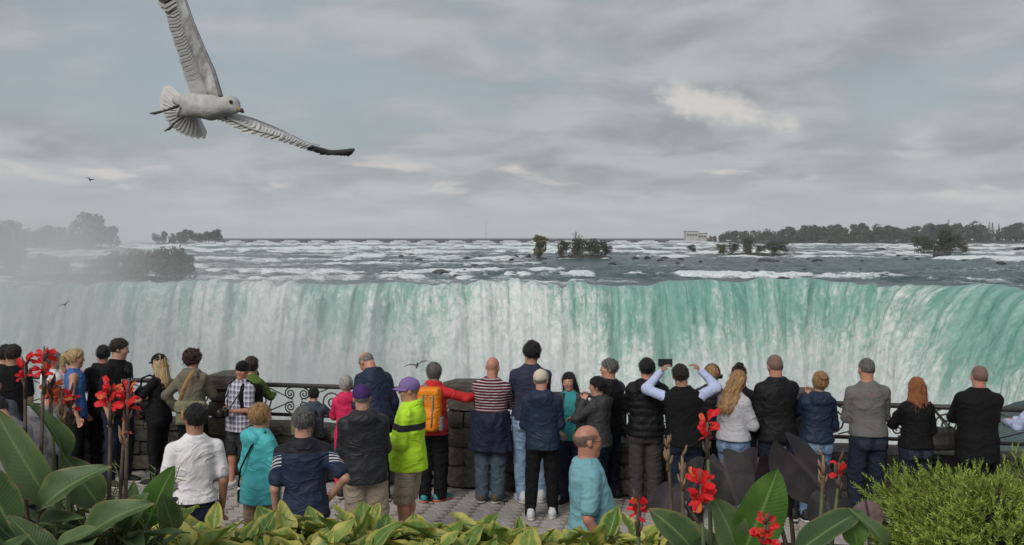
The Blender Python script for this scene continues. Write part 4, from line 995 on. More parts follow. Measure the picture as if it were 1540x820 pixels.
    ws = [w*bulk*.96+l*(.75 if i < 6 else .4) for i, w in enumerate(ws)]
    ds = [.144, .14, .122, .114, .122, .12, .104, .082, .066]; ds = [q*(.6+.4*bulk)+l*.9+(belly*.5*(.55, .9, 1, .8, .35)[i] if i <= 4 else 0) for i, q in enumerate(ds)]
    ys = [.0, .005, .005, .002, 0, -.006, -.012, -.016, -.016]; ys = [y+(belly*.5*(.5, .9, 1, .8, .35)[i] if i < 5 else 0) for i, y in enumerate(ys)]
    if tank: ws[6] = .12; ws[7] = .09; ds[7] = .075
    zs = [hem, .97, 1.06, 1.15, 1.26, 1.36, 1.43, 1.475, 1.51]
    if hem > .9: zs[1] = hem+.06
    def torso_grid(sl_, l, puff):
        ext = [p for a in arms for p in a[1:]] if sl_ != 'none' else [T @ Vector((q*sw, 0, 1.4)) for q in (1, -1)]
        lo = [min(p[i] for p in ext)-.13-l for i in range(3)]; hi = [max(p[i] for p in ext)+.13+l for i in range(3)]
        for q in (-1, 1):
            for z_ in (hem, 1.2, 1.5):
                for yy in (-.2, .22+belly):
                    c = T @ Vector((q*.27*bulk, yy, z_))
                    for i in range(3): lo[i] = min(lo[i], c[i]); hi[i] = max(hi[i], c[i])
        return Grid(lo, hi, .0148)
    def make_top(name, m, sl_, l, ws, ds, puff, w_amp, hood, collar):
        g = torso_grid(sl_, l, puff); g.prof(zs, ws, ds, ys, .03, T)
        if not tank:
            for sgn in (1, -1): g.cone(T @ Vector((sgn*.04, -.015, 1.445)), T @ Vector((sgn*(sw-.008), -.012, 1.386)), .056+l*.5, .05+l*.6, .04)
        else:
            for sgn in (1, -1):
                g.cone(T @ Vector((sgn*.085, .05, 1.36)), T @ Vector((sgn*.08, -.02, 1.475)), .03, .028, .02); g.cone(T @ Vector((sgn*.08, -.02, 1.475)), T @ Vector((sgn*.07, -.1, 1.34)), .028, .03, .02)
        for sgn, sh, el, wr_ in arms:
            if sl_ == 'long':
                g.cone(sh, el, .05*b3+l*.5, .041*b3+l*.6, .028); g.cone(el, wr_-(wr_-el).normalized()*.01, .043*b3+l*.6, .031*b3+l*.5, .028)
            elif sl_ == 'short':
                g.cone(sh, sh+(el-sh)*.74, .053*b3+l*.6, .053*b3+l*.8, .03)
                # open the cuff squarely
                f = (el-sh).normalized(); c = sh+(el-sh)*.9; s2, X, Y, Z = g.reg([q-.14 for q in c], [q+.14 for q in c]); pl = (X-c[0])*f.x+(Y-c[1])*f.y+(Z-c[2])*f.z
                near_ = np.sqrt((X-c[0])**2+(Y-c[1])**2+(Z-c[2])**2) < .11
                g.D[s2] = np.where(near_ & (np.abs(X*0+X-c[0]) < .09), np.maximum(g.D[s2], pl+.0), g.D[s2])
        if collar:
            r_, z_, t_ = collar
            for i in range(14):
                a = 2*math.pi*i/14; a2 = 2*math.pi*(i+1)/14
                P = lambda a: T @ Vector((r_*math.cos(a), -.016+r_*1.02*math.sin(a), z_-.018*math.sin(a)))
                g.cone(P(a), P(a2), t_, t_, .012)
        if hood: g.ell((0, -.105-l*.5, 1.435), (.135, .062, .085), .03, T); g.cone(T @ Vector((-.1, -.05, 1.49)), T @ Vector((.1, -.05, 1.49)), .03, .03, .03)
        if puff:
            Zt = g.ax[2][None, None, :]; g.D -= puff*np.abs(np.sin(np.pi*(Zt)/.085))*1.0-puff*.5
        g.wrinkle(w_amp, (.13, .13, .065), seed, True); g.wrinkle(w_amp*.45, (.05, .05, .035), seed+7, False)
        return obj(name, g.mesh(name), m, root)
    nm, m = top
    make_top(nm, m, sleeve, l, ws, ds, puff, wr, hood, collar)
    if vest: make_top(vest[0], vest[1], 'none', l+.014, [w+.012 for w in ws], [q+.014 for q in ds], 0, .005, None, None)
    # ---- lower garment
    nm, m = bottom; ll = legloose
    zlo_ = .02 if not shorts else .4
    xs_ = [p.x for a in ank for p in a[1:]]; ys_ = [p.y for a in ank for p in a[1:]]
    g = Grid((min(xs_+[-.2])-.1, min(ys_+[-.16])-.08, zlo_), (max(xs_+[.2])+.1, max(ys_+[.16])+.1, 1.1), .0158)
    g.prof([.80, .88, .96, 1.02], [.165*b3+ll, .178*b3+ll, .17*b3+ll, .165*b3+ll], [.105+ll, .118+ll, .115+ll, .11+ll], [-.005, -.008, 0, 0], .02)
    for sgn in (1, -1): g.ell((sgn*.082, -.052, .875), (.092*b3+ll*.5, .085+ll*.4, .1), .03)
    fl = {'std': (.068, .052), 'slim': (.06, .04), 'wide': (.078, .07), 'flare': (.07, .072)}[legs]
    for (sgn, hp, kn, an) in ank:
        if shorts:
            g.cone(hp, kn+Vector((0, 0, .02)), .098*b3+ll, .084+ll, .02)
        else:
            g.cone(hp, kn, .094*b3+ll, fl[0]+ll, .02); g.cone(kn, an-Vector((0, .008, .035)), fl[0]+ll, fl[1]+ll*.8, .03)
    if shorts:
        Zt = g.ax[2][None, None, :]; g.D = np.maximum(g.D, .47-Zt)
    g.wrinkle(.008 if legs != 'slim' else .005, (.09, .09, .05), seed+3, True); g.wrinkle(.004, (.04, .04, .03), seed+4, False)
    obj(nm, g.mesh(nm), m, root)
    for (fx, fy, fyaw), sgn in zip(feet, (-1, 1)):
        so = obj('shoe', SH['shoe'], shoes[0], root, (fx, fy, 0), (0, 0, R(fyaw))); obj('sole', SH['sole'], shoes[1], so)
    # ---- head pieces
    def hp_(name, me, m, M=None, par=None):
        o = obj(name, me, m, par or root)
        if par is None: o.matrix_basis = Hm @ M if M is not None else Hm
        return o
    if hair: hp_('hair', SH[hair[0]], hair[1], hair[2] if len(hair) > 2 else None)
    if cap:
        M = Matrix.Rotation(R(cap[1] if len(cap) > 1 else 0), 4, 'Z'); c = hp_('cap', SH['cap'], cap[0], M)
        o = obj('brim', SH['brim'], cap[2] if len(cap) > 2 else cap[0], c)
    if face:
        for k in 'LR':
            e = hp_('eye', SH['eye'+k], M_EYE); obj('pupil', SH['pupil'+k], M_PUP, e); hp_('eyebrow', SH['brow'+k], hair[1] if hair else H_BROWN)
        hp_('lips', SH['lips'], M_LIP)
    if glasses: hp_('glasses', SH['glasses'], glasses)
    PEOPLE[key] = dict(root=root, T=T, Hm=Hm, arms={a[0]: a[1:] for a in arms}, s=s)
    return root
def carried(name, key, label, cat, group=None):
    """a thing worn or held: same frame as its bearer, a thing of its own"""
    r = PEOPLE[key]['root']; t = empty(name, r.location, r.rotation_euler.z); t.scale = r.scale
    tag(t, label, cat, group); return t
def blobpart(name, m, parent, fn, lo, hi, h=.012):
    g = Grid(lo, hi, h); fn(g); return obj(name, g.mesh(name), m, parent)
# ================================================================ the crowd
COLL = (.084, 1.47, .02); COLS = (.078, 1.472, .016)
def crowd():
    P = person
    # --- far end of the parapet
    P('tee_back', 'dark haired man in black T-shirt with his back turned beside the cannas', 14, 519, 12.6, 8, ('t_shirt', BLACK), ('trousers', JEANSD), ('short', H_DKBROWN), sleeve='short', L='rail', Rr='hold', loose=.014, skin=SKIN3)
    P('black_hair', 'person with black hair hidden behind the man in the black T-shirt', 3, 517, 13.5, 20, ('jacket', BLACKJ), ('trousers', BLACK), ('thick', H_BLACK), L='rail', Rr='rail', H=1.74)
    P('navy_edge', 'dark haired person in slate blue shirt standing behind the big canna leaf', -10, 560, 10.4, 10, ('shirt', SLATE), ('trousers', JEANSD), ('short', H_BLACK), sleeve='short', loose=.02)
    P('stoop', 'stooping person in black cap with white band among the cannas', 24, 603, 9.2, 60, ('jacket', GREYH), ('trousers', JEANSD), ('short', H_BLACK), H=1.78, lean=24, head=(10, 25, 0), L='hold', Rr='hold', cap=(BLACK, 0, WHITE), skin=SKIN2)
    P('grey_hood', 'brown haired person in grey hooded top bowing behind the cannas', 52, 590, 9.9, -30, ('hoodie', GREYH), ('trousers', JEANSD), ('short', H_BROWN), 'f', H=1.74, lean=14, head=(0, 20, 0), hood=True, L='hold', Rr='hold')
    P('grey_cap', 'person in grey cap and white T-shirt facing the falls', 80, 530, 13.3, -30, ('t_shirt', WHITE), ('trousers', JEANSD), ('short', H_SALT), sleeve='short', cap=(GREYT, 0), head=(-25, 5, 0), L='rail', Rr='rail')
    P('pink', 'dark haired woman in pink top half hidden behind the blonde woman', 106, 517, 13.75, 10, ('blouse', PINK2), ('trousers', BLACK), ('bun', H_BLACK, Matrix.Rotation(R(40), 4, 'X')), 'f', L='rail', Rr='rail', H=1.66)
    P('blonde_tank', 'blonde woman in blue tank top standing in profile', 113, 524, 13.1, -75, ('tank_top', BLUET), ('trousers', BLACK), ('pony', H_BLOND), 'f', sleeve='none', tank=True, loose=.008, legs='slim', L=((.2, .02, 1.14), (.18, .12, .9)), face=True, H=1.74)
    P('black_hood', 'man in black hooded jacket leaning on the railing behind the tall man', 153, 521, 13.45, 12, ('jacket', BLACKJ), ('trousers', BLACK), ('short', H_BLACK), hood=True, L='rail', Rr='rail', H=1.75, head=(0, 0, 0))
    P('fingal', 'tall dark haired man in black printed T-shirt looking along the railing', 178, 510, 13.0, -112, ('t_shirt', BLACK), ('jeans', JEANSD), ('short', H_DKBROWN), sleeve='short', loose=.014, head=(25, 4, 0), L='down', Rr='down', face=True, bulk=1.08)
    P('black_cap_woman', 'blonde woman in black cap and black T-shirt holding a camera', 239, 531, 13.0, 78, ('t_shirt', BLACK), ('trousers', BLACK), ('long', H_BLOND), 'f', sleeve='short', loose=.008, legs='slim', cap=(BLACK, 0), L='fwd', Rr='fwd', face=True, H=1.68)
    P('curly', 'woman with dark curly hair in olive grey jacket leaning on the pillar', 289, 516, 12.95, -6, ('jacket', OLIVE), ('trousers', BLACK), ('curly', H_RED), 'f', loose=.035, hood=True, L='hip', Rr='rail', hem=.8, H=1.73, lean=6)
    P('plaid', 'man in plaid shirt and backwards black cap holding a camera', 361, 549, 12.75, 152, ('shirt', PLAID), ('shorts', CHAR), ('short', H_GREY), H=1.62, sleeve='short', loose=.022, shorts=True, cap=(BLACK, 180), head=(28, 0, 0), L='hold', Rr='hold', face=True, skin=SKIN2, shoes=(M_SHOEW, M_SOLE), collar=COLS, hem=.8)
    P('green', 'brown haired woman in green jacket behind the man in plaid', 379, 543, 13.25, -15, ('jacket', GREEN), ('trousers', JEANSD), ('bob', H_BROWN), 'f', H=1.62, L='rail', Rr='rail')
    P('child', 'child with black hair in dark jacket peering through the railing', 471, 591, 13.0, 5, ('jacket', SLATE), ('trousers', BLACK), ('thick', H_BLACK), H=1.24, L='railwide', Rr='railwide', loose=.03, lean=4)
    # --- near row
    P('white_polo', 'man in white polo shirt and navy trousers seen from behind', 292, 609, 8.4, 28, ('polo_shirt', WHITE), ('trousers', NAVY), ('short', H_BLACK), sleeve='short', loose=.012, head=(22, 0, 0), L='down', Rr='down', collar=COLS, skin=SKIN3, bulk=.98, hem=.93, face=True, group='visitors standing near the garden bank')
    P('aqua', 'short haired woman in aqua hooded jacket and beige trousers', 392, 608, 9.2, -38, ('jacket', AQUA), ('trousers', BEIGE), ('bob', H_GOLD), 'f', loose=.032, hood=True, head=(-5, 0, 0), L='down', Rr='hold', hem=.8, bulk=1.1, face=True, group='visitors standing near the garden bank')
    P('sport', 'grey haired man in navy sports shirt with white sleeve stripes', 459, 613, 8.3, 12, ('sports_shirt', SPORT), ('track_trousers', TRACK), ('short', H_SALT), sleeve='short', loose=.02, L='down', Rr='hip', bulk=.98, hem=.82, group='visitors standing near the garden bank')
    P('grey_jacket', 'man in purple cap and charcoal jacket with khaki shorts', 549, 580, 9.7, 8, ('jacket', CHAR), ('shorts', KHAKI), ('buzz', H_GREY), loose=.035, L='cross', Rr='cross', hood=True, cap=(cloth('purple_cap', (.06, .03, .13)), 0), shorts=True, bulk=1.04, hem=.82, legloose=.02, group='visitors standing near the garden bank')
    P('hivis', 'man in bright yellow jacket with black band and lavender cap', 617, 569, 10.3, 72, ('jacket', HIVIS), ('shorts', KHAKI), ('buzz', H_GREY), loose=.034, L='hold', Rr='hold', cap=(cloth('lavender_cap', (.22, .15, .36)), 0), shorts=True, hem=.8, belly=.05, glasses=M_BLACKP, face=True, legloose=.01, skin=SKIN2, collar=(.085, 1.49, .028), head=(8, 4, 0), group='visitors standing near the garden bank')
    P('teal_polo', 'balding man with glasses in teal polo shirt walking past in profile', 884, 640, 7.6, -84, ('polo_shirt', TEAL), ('trousers', BEIGE), ('fringe', H_STUB), sleeve='short', loose=.02, belly=.085, glasses=M_BLACKP, face=True, collar=COLL, L='down', Rr=((.235, -.05, 1.13), (.25, .06, .9)), skin=SKIN2, bulk=1.0, hem=.8, group='visitors standing near the garden bank')
    # --- middle of the parapet
    P('magenta', 'short grey haired woman in magenta coat at the railing', 524, 569, 12.3, 10, ('coat', PINK), ('trousers', PINK), ('bob', H_WHITE), 'f', H=1.5, loose=.03, hood=True, L='rail', Rr='rail', hem=.62)
    P('navy_stoop', 'tall grey haired man in navy jacket looking down', 566, 548, 12.15, 40, ('jacket', NAVYJ), ('trousers', BLACK), ('fringe', H_GREY), H=1.86, lean=13, head=(0, 38, 0), loose=.035, L='hold', Rr='down', collar=(.085, 1.48, .025), face=True, skin=SKIN2, hem=.84)
    P('red_jacket', 'grey haired woman in red jacket leaning on the pillar', 651, 545, 12.1, -6, ('jacket', RED), ('trousers', BLACK), ('bob', H_SALT), 'f', loose=.03, L='rail', Rr=((.4, .1, 1.32), (.56, .32, 1.33)), legs='wide', shoes=(cloth('teal_shoe', (.05, .3, .3)), cloth('coral_sole', (.7, .15, .1))), feet=((-.1, 0, 10), (.14, .06, -50)), collar=(.08, 1.5, .025), hem=.86, H=1.68)
    P('striped', 'bald man in maroon striped jersey with a jacket tied round his waist', 738, 535, 12.1, -10, ('jersey', STRIPE), ('jeans', JEANSG), None, loose=.02, L='rail', Rr='rail', skin=SKIN2, bulk=1.1, legs='wide', collar=COLS, shoes=(M_SHOEB, M_SOLE), head=(0, 6, 0), H=1.75)
    P('tall_navy', 'tall dark haired man in navy shirt and light blue jeans', 796, 515, 12.15, 4, ('shirt', NAVYS), ('jeans', JEANSL), ('thick', H_BLACK), loose=.016, L='phone', Rr='rail', shoes=(M_SHOEW, M_SOLE), legs='std', hem=.9, skin=SKIN3)
    P('cream_cap', 'man in cream cap and navy windbreaker with black trousers', 816, 558, 11.4, 4, ('windbreaker', NAVYJ), ('trousers', BLACK), ('buzz', H_GREY), loose=.034, hood=True, L='hold', Rr='hold', cap=(cloth('cream_cap', (.62, .55, .44)), 0), shoes=(M_SHOEW, M_SOLE), hem=.82, feet=((-.15, 0, 12), (.15, .02, -12)), H=1.68)
    P('facing', 'dark haired woman in teal top and grey jacket turned towards the garden', 859, 561, 12.0, 168, ('top', cloth('teal_top', (.05, .32, .34))), ('jeans', NAVY), ('long', H_BLACK), 'f', H=1.58, L='lap', Rr='lap', vest=None, face=True, loose=.02, skin=SKIN)
    P('ponytail', 'dark haired woman in dark grey hooded jacket turned to her companion', 900, 572, 11.6, 52, ('jacket', GREYJ), ('trousers', JEANSD), ('pony', H_BLACK), 'f', H=1.58, loose=.028, hood=True, L='face', Rr='rail', face=True, head=(22, 0, 0))
    P('black_coat', 'short haired man in black jacket standing behind the ponytailed woman', 916, 545, 12.15, 48, ('jacket', BLACKJ), ('jeans', JEANSD), ('short', H_SALT), H=1.72, loose=.03, L='hold', Rr='hold', face=True, head=(40, 0, 0), bulk=1.08, collar=COLL)
    P('puffer', 'dark haired man in black quilted puffer jacket and grey trousers', 971, 538, 11.7, 0, ('puffer_jacket', BLACKJ), ('trousers', GREYP), ('short', H_BLACK), loose=.045, puff=.012, hood=True, L='rail', Rr='rail', H=1.78, legs='wide', hem=.88, wr=.006)
    P('vest', 'man in black vest and light blue sleeves holding up a phone', 1029, 545, 11.2, 0, ('shirt', LBLUE), ('trousers', JEANSD), ('short', H_DKBROWN), loose=.02, L='raise', Rr='raise', vest=('vest', BLACK), H=1.77, bulk=1.06, hem=.86, skin=SKIN3)
    P('quilted', 'blonde woman with headset in dark quilted jacket', 1066, 541, 11.85, -10, ('puffer_jacket', CHAR), ('trousers', BLACK), ('bob', H_GOLD), 'f', H=1.68, loose=.035, puff=.008, L='rail', Rr='rail', head=(-20, 0, 0), face=True)
    P('wavy', 'woman with long wavy golden hair in grey sweatshirt looking down at a phone', 1103, 541, 11.3, -38, ('sweatshirt', HEATHER), ('jeans', JEANSM), ('wavy', H_GOLD), 'f', H=1.70, loose=.032, L='phone', Rr='phone', head=(-8, 22, 0), face=True, hem=.94, legs='slim')
    P('bun_behind', 'person with dark hair bun hidden behind the wavy haired woman', 1108, 538, 12.0, -5, ('jacket', BLACKJ), ('trousers', BLACK), ('bun', H_DKBROWN), 'f', H=1.66, L='rail', Rr='rail')
    P('bald_black', 'bald man in black jacket with another jacket over his arm', 1168, 526, 11.35, 6, ('jacket', BLACKJ), ('jeans', JEANSD), ('buzz', H_STUB), H=1.86, loose=.04, L='hold', Rr='rail', collar=(.082, 1.485, .022), skin=SKIN2, bulk=1.06, hem=.84)
    P('bun', 'woman with golden bun in navy quilted jacket and blue jeans', 1228, 548, 11.3, 12, ('puffer_jacket', NAVYJ), ('jeans', JEANSM), ('bun', H_GOLD, Matrix.Rotation(R(35), 4, 'X')), 'f', H=1.68, loose=.035, puff=.006, hood=True, L='face', Rr='hold', hem=.93, legs='slim')
    P('grey_tee', 'cropped haired man in grey long sleeved shirt and dark jeans', 1306, 531, 11.2, 0, ('shirt', GREYT), ('jeans', JEANSD), ('buzz', H_SALT), H=1.84, loose=.022, L='cross', Rr='cross', skin=SKIN2, bulk=1.02, hem=.93, legs='wide', wr=.007)
    P('ginger', 'long haired ginger woman in black top with leopard print boots', 1377, 562, 11.1, 4, ('top', BLACK), ('jeans', JEANSD), ('long', H_GINGER), 'f', H=1.64, loose=.028, L='rail', Rr='hold', hem=.92, legs='slim', shoes=(LEOPARD, M_RUBBER))
    P('black_right', 'nearly bald man in long black jacket behind the conifer shrub', 1470, 548, 11.0, -3, ('jacket', BLACK), ('trousers', BLACK), ('buzz', H_STUB), H=1.78, loose=.04, L='rail', Rr='rail', collar=(.082, 1.485, .022), skin=SKIN2, bulk=1.08, hem=.72)
    P('white_edge', 'person in pale blue shirt at the end of the row', 1568, 560, 10.9, 25, ('shirt', LBLUE), ('trousers', BLACK), ('short', H_BROWN), L='rail', Rr='rail', loose=.025, H=1.7)
crowd()

def outfit():
    def strap(parent, pts, w, m, name='strap', thin=.22):
        return MB().tube(pts, w, 8, flat=thin, up=(0, -1, 0)).build(name, m, parent)
    # printed lettering on the tall man's shirt
    q = PEOPLE['fingal']; cu = bpy.data.curves.new('lettering', 'FONT'); cu.body = 'FINGAL'; cu.size = .062; cu.align_x = 'CENTER'; cu.extrude = .001
    to = bpy.data.objects.new('lettering', cu); COL.objects.link(to); bpy.context.view_layer.update(); me = bpy.data.meshes.new_from_object(to.evaluated_get(bpy.context.evaluated_depsgraph_get())); bpy.data.objects.remove(to)
    M = Matrix(((-1, 0, 0, 0), (0, 0, -1, 0), (0, 1, 0, 0), (0, 0, 0, 1)))
    for v in me.vertices:
        x, y = v.co.x, v.co.y; v.co = Vector((-x, .158-1.3*x*x-v.co.z*-1, 1.24+y))
    me.flip_normals(); o = obj('lettering', me, mat('white_print', (.7, .7, .68), None, .7), q['root'])
    b = MB(); rg = random.Random(2)
    for k in range(9):
        x = rg.uniform(-.07, .07); z = 1.32+rg.uniform(0, .08); b.tube([(x, .160-1.3*x*x, z), (x*.6, .160-.5*x*x, z+.05)], .0022, 4)
    b.build('print', mat('green_print', (.1, .13, .07), None, .8), q['root'])
    # jacket tied round the waist of the striped jersey
    q = PEOPLE['striped']
    def f(g):
        g.prof([.63, .72, .85, .97, 1.05, 1.10], [.255, .25, .24, .235, .228, .222], [.145, .155, .168, .168, .168, .16], [-.03, -.02, -.01, 0, 0, 0], .02)
        g.cone((.0, -.16, 1.0), (.0, -.15, .8), .06, .05, .05); g.cone((-.1, .15, 1.02), (-.13, .19, .7), .045, .03, .03); g.cone((.1, .15, 1.02), (.12, .19, .7), .045, .03, .03); g.wrinkle(.014, (.09, .09, .12), 8); g.wrinkle(.005, (.04, .04, .05), 9, False)
    blobpart('tied_jacket', NAVY, q['root'], f, (-.32, -.28, .58), (.32, .28, 1.16), .0135)
    # back pockets on the jeans that show below a short top, and a small emblem between the shoulders
    from mathutils.bvhtree import BVHTree
    def patch(key, part, name, x0, x1, z0, z1, m, n=6, off=.004):
        r = PEOPLE[key]['root']; o = [c for c in r.children if c.name.split('.')[0] == part][0]; me = o.data; bv = BVHTree.FromPolygons([v.co for v in me.vertices], [p.vertices for p in me.polygons]); V = []
        for j in range(n+1):
            for i in range(n+1):
                x = x0+(x1-x0)*i/n; z = z0+(z1-z0)*j/n; h = bv.ray_cast(Vector((x, -.6, z)), Vector((0, 1, 0)))[0]; V.append((x, (h.y if h else -.15)-off, z))
        return obj(name, mesh_np(name, V, grid_quads(n+1, n+1)), m, r)
    for key, m in (('grey_tee', JEANSD), ('wavy', JEANSM), ('bun', JEANSM), ('ginger', JEANSD), ('tall_navy', JEANSL)):
        for s in (1, -1): patch(key, 'jeans', 'pocket', s*.03, s*.14, .80, .905, cloth(m.name+'_pocket', tuple(q*1.35+.004 for q in m.diffuse_color[:3]) if False else {'dark_denim': (.03, .04, .065), 'mid_denim': (.19, .28, .42), 'light_denim': (.3, .41, .56)}[m.name]))
    patch('grey_tee', 'shirt', 'emblem', -.02, .02, 1.375, 1.39, mat('emblem_print', (.3, .12, .1), None, .8), 3)
    patch('white_polo', 'polo_shirt', 'belt', -.15, .15, .935, .965, BLACK, 10, .006)
    # open grey jacket of the woman facing the garden
    q = PEOPLE['facing']
    def f(g):
        for s in (1, -1):
            g.prof([.84, .95, 1.1, 1.25, 1.36, 1.43, 1.48], [.2, .195, .175, .18, .185, .172, .11], [.15, .148, .142, .15, .145, .13, .1], [0, .003, .003, 0, -.004, -.012, -.016], .02)
            break
        for s, sh, el, wr_ in ((k, *v) for k, v in q['arms'].items()): g.cone(sh, el, .078, .064, .03); g.cone(el, wr_-(wr_-el).normalized()*.03, .064, .046, .03)
        sl, X, Y, Z = g.reg((-1, -1, -1), (1, 1, 3)); op = np.maximum(np.abs(X)-.075, .02-Y); 
        g.D = np.maximum(g.D, -np.maximum(op, .8-Z)); g.wrinkle(.01, (.1, .1, .06), 5)
    blobpart('open_jacket', GREYJ, q['root'], f, (-.45, -.3, .8), (.45, .45, 1.56), .0135)
    # headset of the blonde in the quilted jacket
    q = PEOPLE['quilted']; b = MB().tube([(.1*math.cos(a), -.005, .03+.115*math.sin(a)) for a in np.linspace(-.1, math.pi+.1, 16)], .009, 6); b.tube([(.105, 0, -.02), (.105, 0, .03)], .03, 8).tube([(-.105, 0, -.02), (-.105, 0, .03)], .03, 8)
    o = b.build('headset', M_BLACKP, q['root']); o.matrix_basis = q['Hm']
    # boots of the ginger woman
    q = PEOPLE['ginger']
    for s in (1, -1): blobpart('boot_leg', LEOPARD, q['root'], lambda g: g.cone((s*.108, .0, .08), (s*.102, .012, .36), .058, .072, .02), (s*.11-.12, -.12, 0), (s*.11+.12, .14, .46), .0125)
    # orange backpack
    t = carried('backpack', 'red_jacket', 'orange backpack worn over the red jacket', 'backpack'); OR = cloth('orange_nylon', (.88, .27, .015), .5, .85); GR = cloth('pack_grey', (.2, .2, .21), .6)
    blobpart('pack_body', OR, t, lambda g: (g.rbox((0, -.235, 1.2), (.145, .1, .26), .08), g.rbox((0, -.31, 1.08), (.11, .06, .13), .05, .04), g.wrinkle(.006, (.1, .1, .07), 4)), (-.2, -.44, .88), (.2, -.08, 1.52))
    blobpart('lid', OR, t, lambda g: (g.rbox((0, -.24, 1.42), (.135, .1, .055), .045), g.wrinkle(.005, (.08, .08, .05), 6)), (-.18, -.38, 1.33), (.18, -.1, 1.52))
    blobpart('side_pocket', GR, t, lambda g: (g.rbox((.15, -.23, 1.03), (.03, .075, .09), .028),), (.08, -.36, .9), (.22, -.12, 1.16))
    strap(t, [(-.06, -.345, 1.40), (-.06, -.365, 1.2), (-.05, -.385, 1.0)], .01, GR, 'compression_strap'); strap(t, [(.06, -.345, 1.40), (.06, -.365, 1.2), (.05, -.385, 1.0)], .01, GR, 'compression_strap')
    for s in (1, -1): strap(t, [(s*.07, -.14, 1.44), (s*.1, -.02, 1.5), (s*.12, .12, 1.4), (s*.13, .17, 1.2), (s*.18, .02, 1.05)], .028, GR)
    MB().tube([(.0, -.34, 1.40), (.03, -.352, 1.36), (0, -.36, 1.32), (-.03, -.352, 1.36)], .004, 5, closed=True).build('badge', GR, t)
    # olive backpack of the child
    t = carried('backpack', 'child', 'olive green backpack with black base worn by the child at the railing', 'backpack'); OG = cloth('olive_nylon', (.16, .17, .085), .7)
    blobpart('pack_body', OG, t, lambda g: (g.rbox((-.16, -.27, 1.12), (.2, .13, .22), .11), g.wrinkle(.008, (.1, .1, .08), 4)), (-.42, -.46, .84), (.1, -.08, 1.4))
    blobpart('base', BLACK, t, lambda g: g.rbox((-.16, -.28, .86), (.21, .14, .12), .07), (-.42, -.46, .7), (.1, -.08, 1.02))
    strap(t, [(.05, -.16, 1.3), (.09, -.02, 1.47), (.13, .13, 1.35)], .025, BLACK)
    # canvas shoulder bag with tan strap
    t = carried('shoulder_bag', 'curly', 'olive canvas shoulder bag with a tan strap on the curly haired woman', 'bag'); CV = cloth('canvas', (.22, .21, .13), .95); TAN = cloth('tan_leather', (.45, .26, .11), .6)
    blobpart('bag_body', CV, t, lambda g: (g.rbox((.1, -.24, .98), (.2, .075, .15), .06), g.wrinkle(.007, (.1, .1, .07), 4)), (-.16, -.38, .78), (.36, -.1, 1.2))
    blobpart('flap', CV, t, lambda g: (g.rbox((.1, -.28, 1.06), (.205, .055, .085), .045), g.wrinkle(.005, (.1, .1, .07), 5)), (-.16, -.38, .92), (.36, -.16, 1.2))
    strap(t, [(.08, .02, 1.5), (.06, -.1, 1.49), (.02, -.205, 1.38), (-.04, -.235, 1.2), (-.09, -.24, 1.05)], .03, TAN)
    for x in (.02, .18): MB().box((x, -.338, .98), (.014, .006, .05)).build('buckle', TAN, t, False)
    # plaid man: backpack straps and camera
    t = carried('backpack', 'plaid', 'black backpack on the man in plaid', 'backpack')
    blobpart('pack_body', BLACK, t, lambda g: g.rbox((0, -.23, 1.2), (.16, .1, .22), .07), (-.2, -.36, .94), (.2, -.08, 1.46))
    for s in (1, -1): strap(t, [(s*.1, -.14, 1.44), (s*.125, -.02, 1.50), (s*.14, .1, 1.42), (s*.145, .145, 1.28), (s*.17, .12, 1.1), (s*.21, .0, 1.0)], .03, BLACK)
    def camera(key, label, c, s=1.0, group=None):
        t = carried('camera', key, label, 'camera', group); c = Vector(c)
        blobpart('camera_body', M_BLACKP, t, lambda g: (g.rbox(c, (.068*s, .035*s, .048*s), .012), g.rbox(c+Vector((0, 0, .055*s)), (.028*s, .03*s, .02*s), .01, .015)), c-Vector((.12, .1, .1)), c+Vector((.12, .1, .12)), .009)
        MB().tube([c+Vector((0, .03, -.005)), c+Vector((0, .10*s, -.01)), c+Vector((0, .105*s, -.01))], [.038*s, .036*s, .03*s], 14).build('lens', M_BLACKP, t)
        MB().tube([c+Vector((-.07*s, 0, .03)), Vector((-.11, .1, 1.36)), Vector((-.075, 0, 1.5)), Vector((0, -.085, 1.5)), Vector((.075, 0, 1.5)), Vector((.11, .1, 1.36)), c+Vector((.07*s, 0, .03))], .008, 6).build('neck_strap', BLACK, t)
    camera('plaid', 'black camera with long lens held by the man in plaid', (0, .31, 1.09)); camera('black_cap_woman', 'black camera held out by the woman in the black cap', (0, .5, 1.12), .9)
    # shoulder strap and pouch of the aqua jacket
    t = carried('pouch', 'aqua', 'small black pouch on a thin strap over the aqua jacket', 'bag'); MB().tube([(.12, -.03, 1.5), (.08, -.17, 1.38), (-.06, -.19, 1.15), (-.19, -.12, .95), (-.235, -.02, .88)], .009, 6).build('strap', BLACK, t)
    blobpart('pouch_body', BLACK, t, lambda g: g.rbox((-.26, .0, .82), (.035, .07, .07), .025), (-.34, -.12, .7), (-.18, .12, .94))
    # phones
    def phone(key, label, c, tilt, wide, m):
        t = carried('phone', key, label, 'phone'); w, h = (.082, .045) if wide else (.04, .08)
        M = Matrix.Translation(Vector(c)) @ Matrix.Rotation(tilt, 4, 'X'); o = blobpart('phone_body', m, t, lambda g: g.rbox((0, 0, 0), (w, .009, h), .007), (-.1, -.03, -.1), (.1, .03, .1), .006); o.matrix_basis = M
        o = MB().box((0, -.0095, 0), (w*.9, .001, h*.9)).build('screen', mat('phone_screen', (.03, .035, .04), None, .12), t, False); o.matrix_basis = M
    phone('vest', 'black phone held up sideways by the man in the vest', PEOPLE['vest']['arms'][-1][2]+Vector((.06, .03, .1)), 0, True, M_BLACKP); phone('wavy', 'white phone in the hands of the wavy haired woman', (0, .40, 1.25), -.9, False, mat('white_plastic', (.75, .75, .75), None, .3))
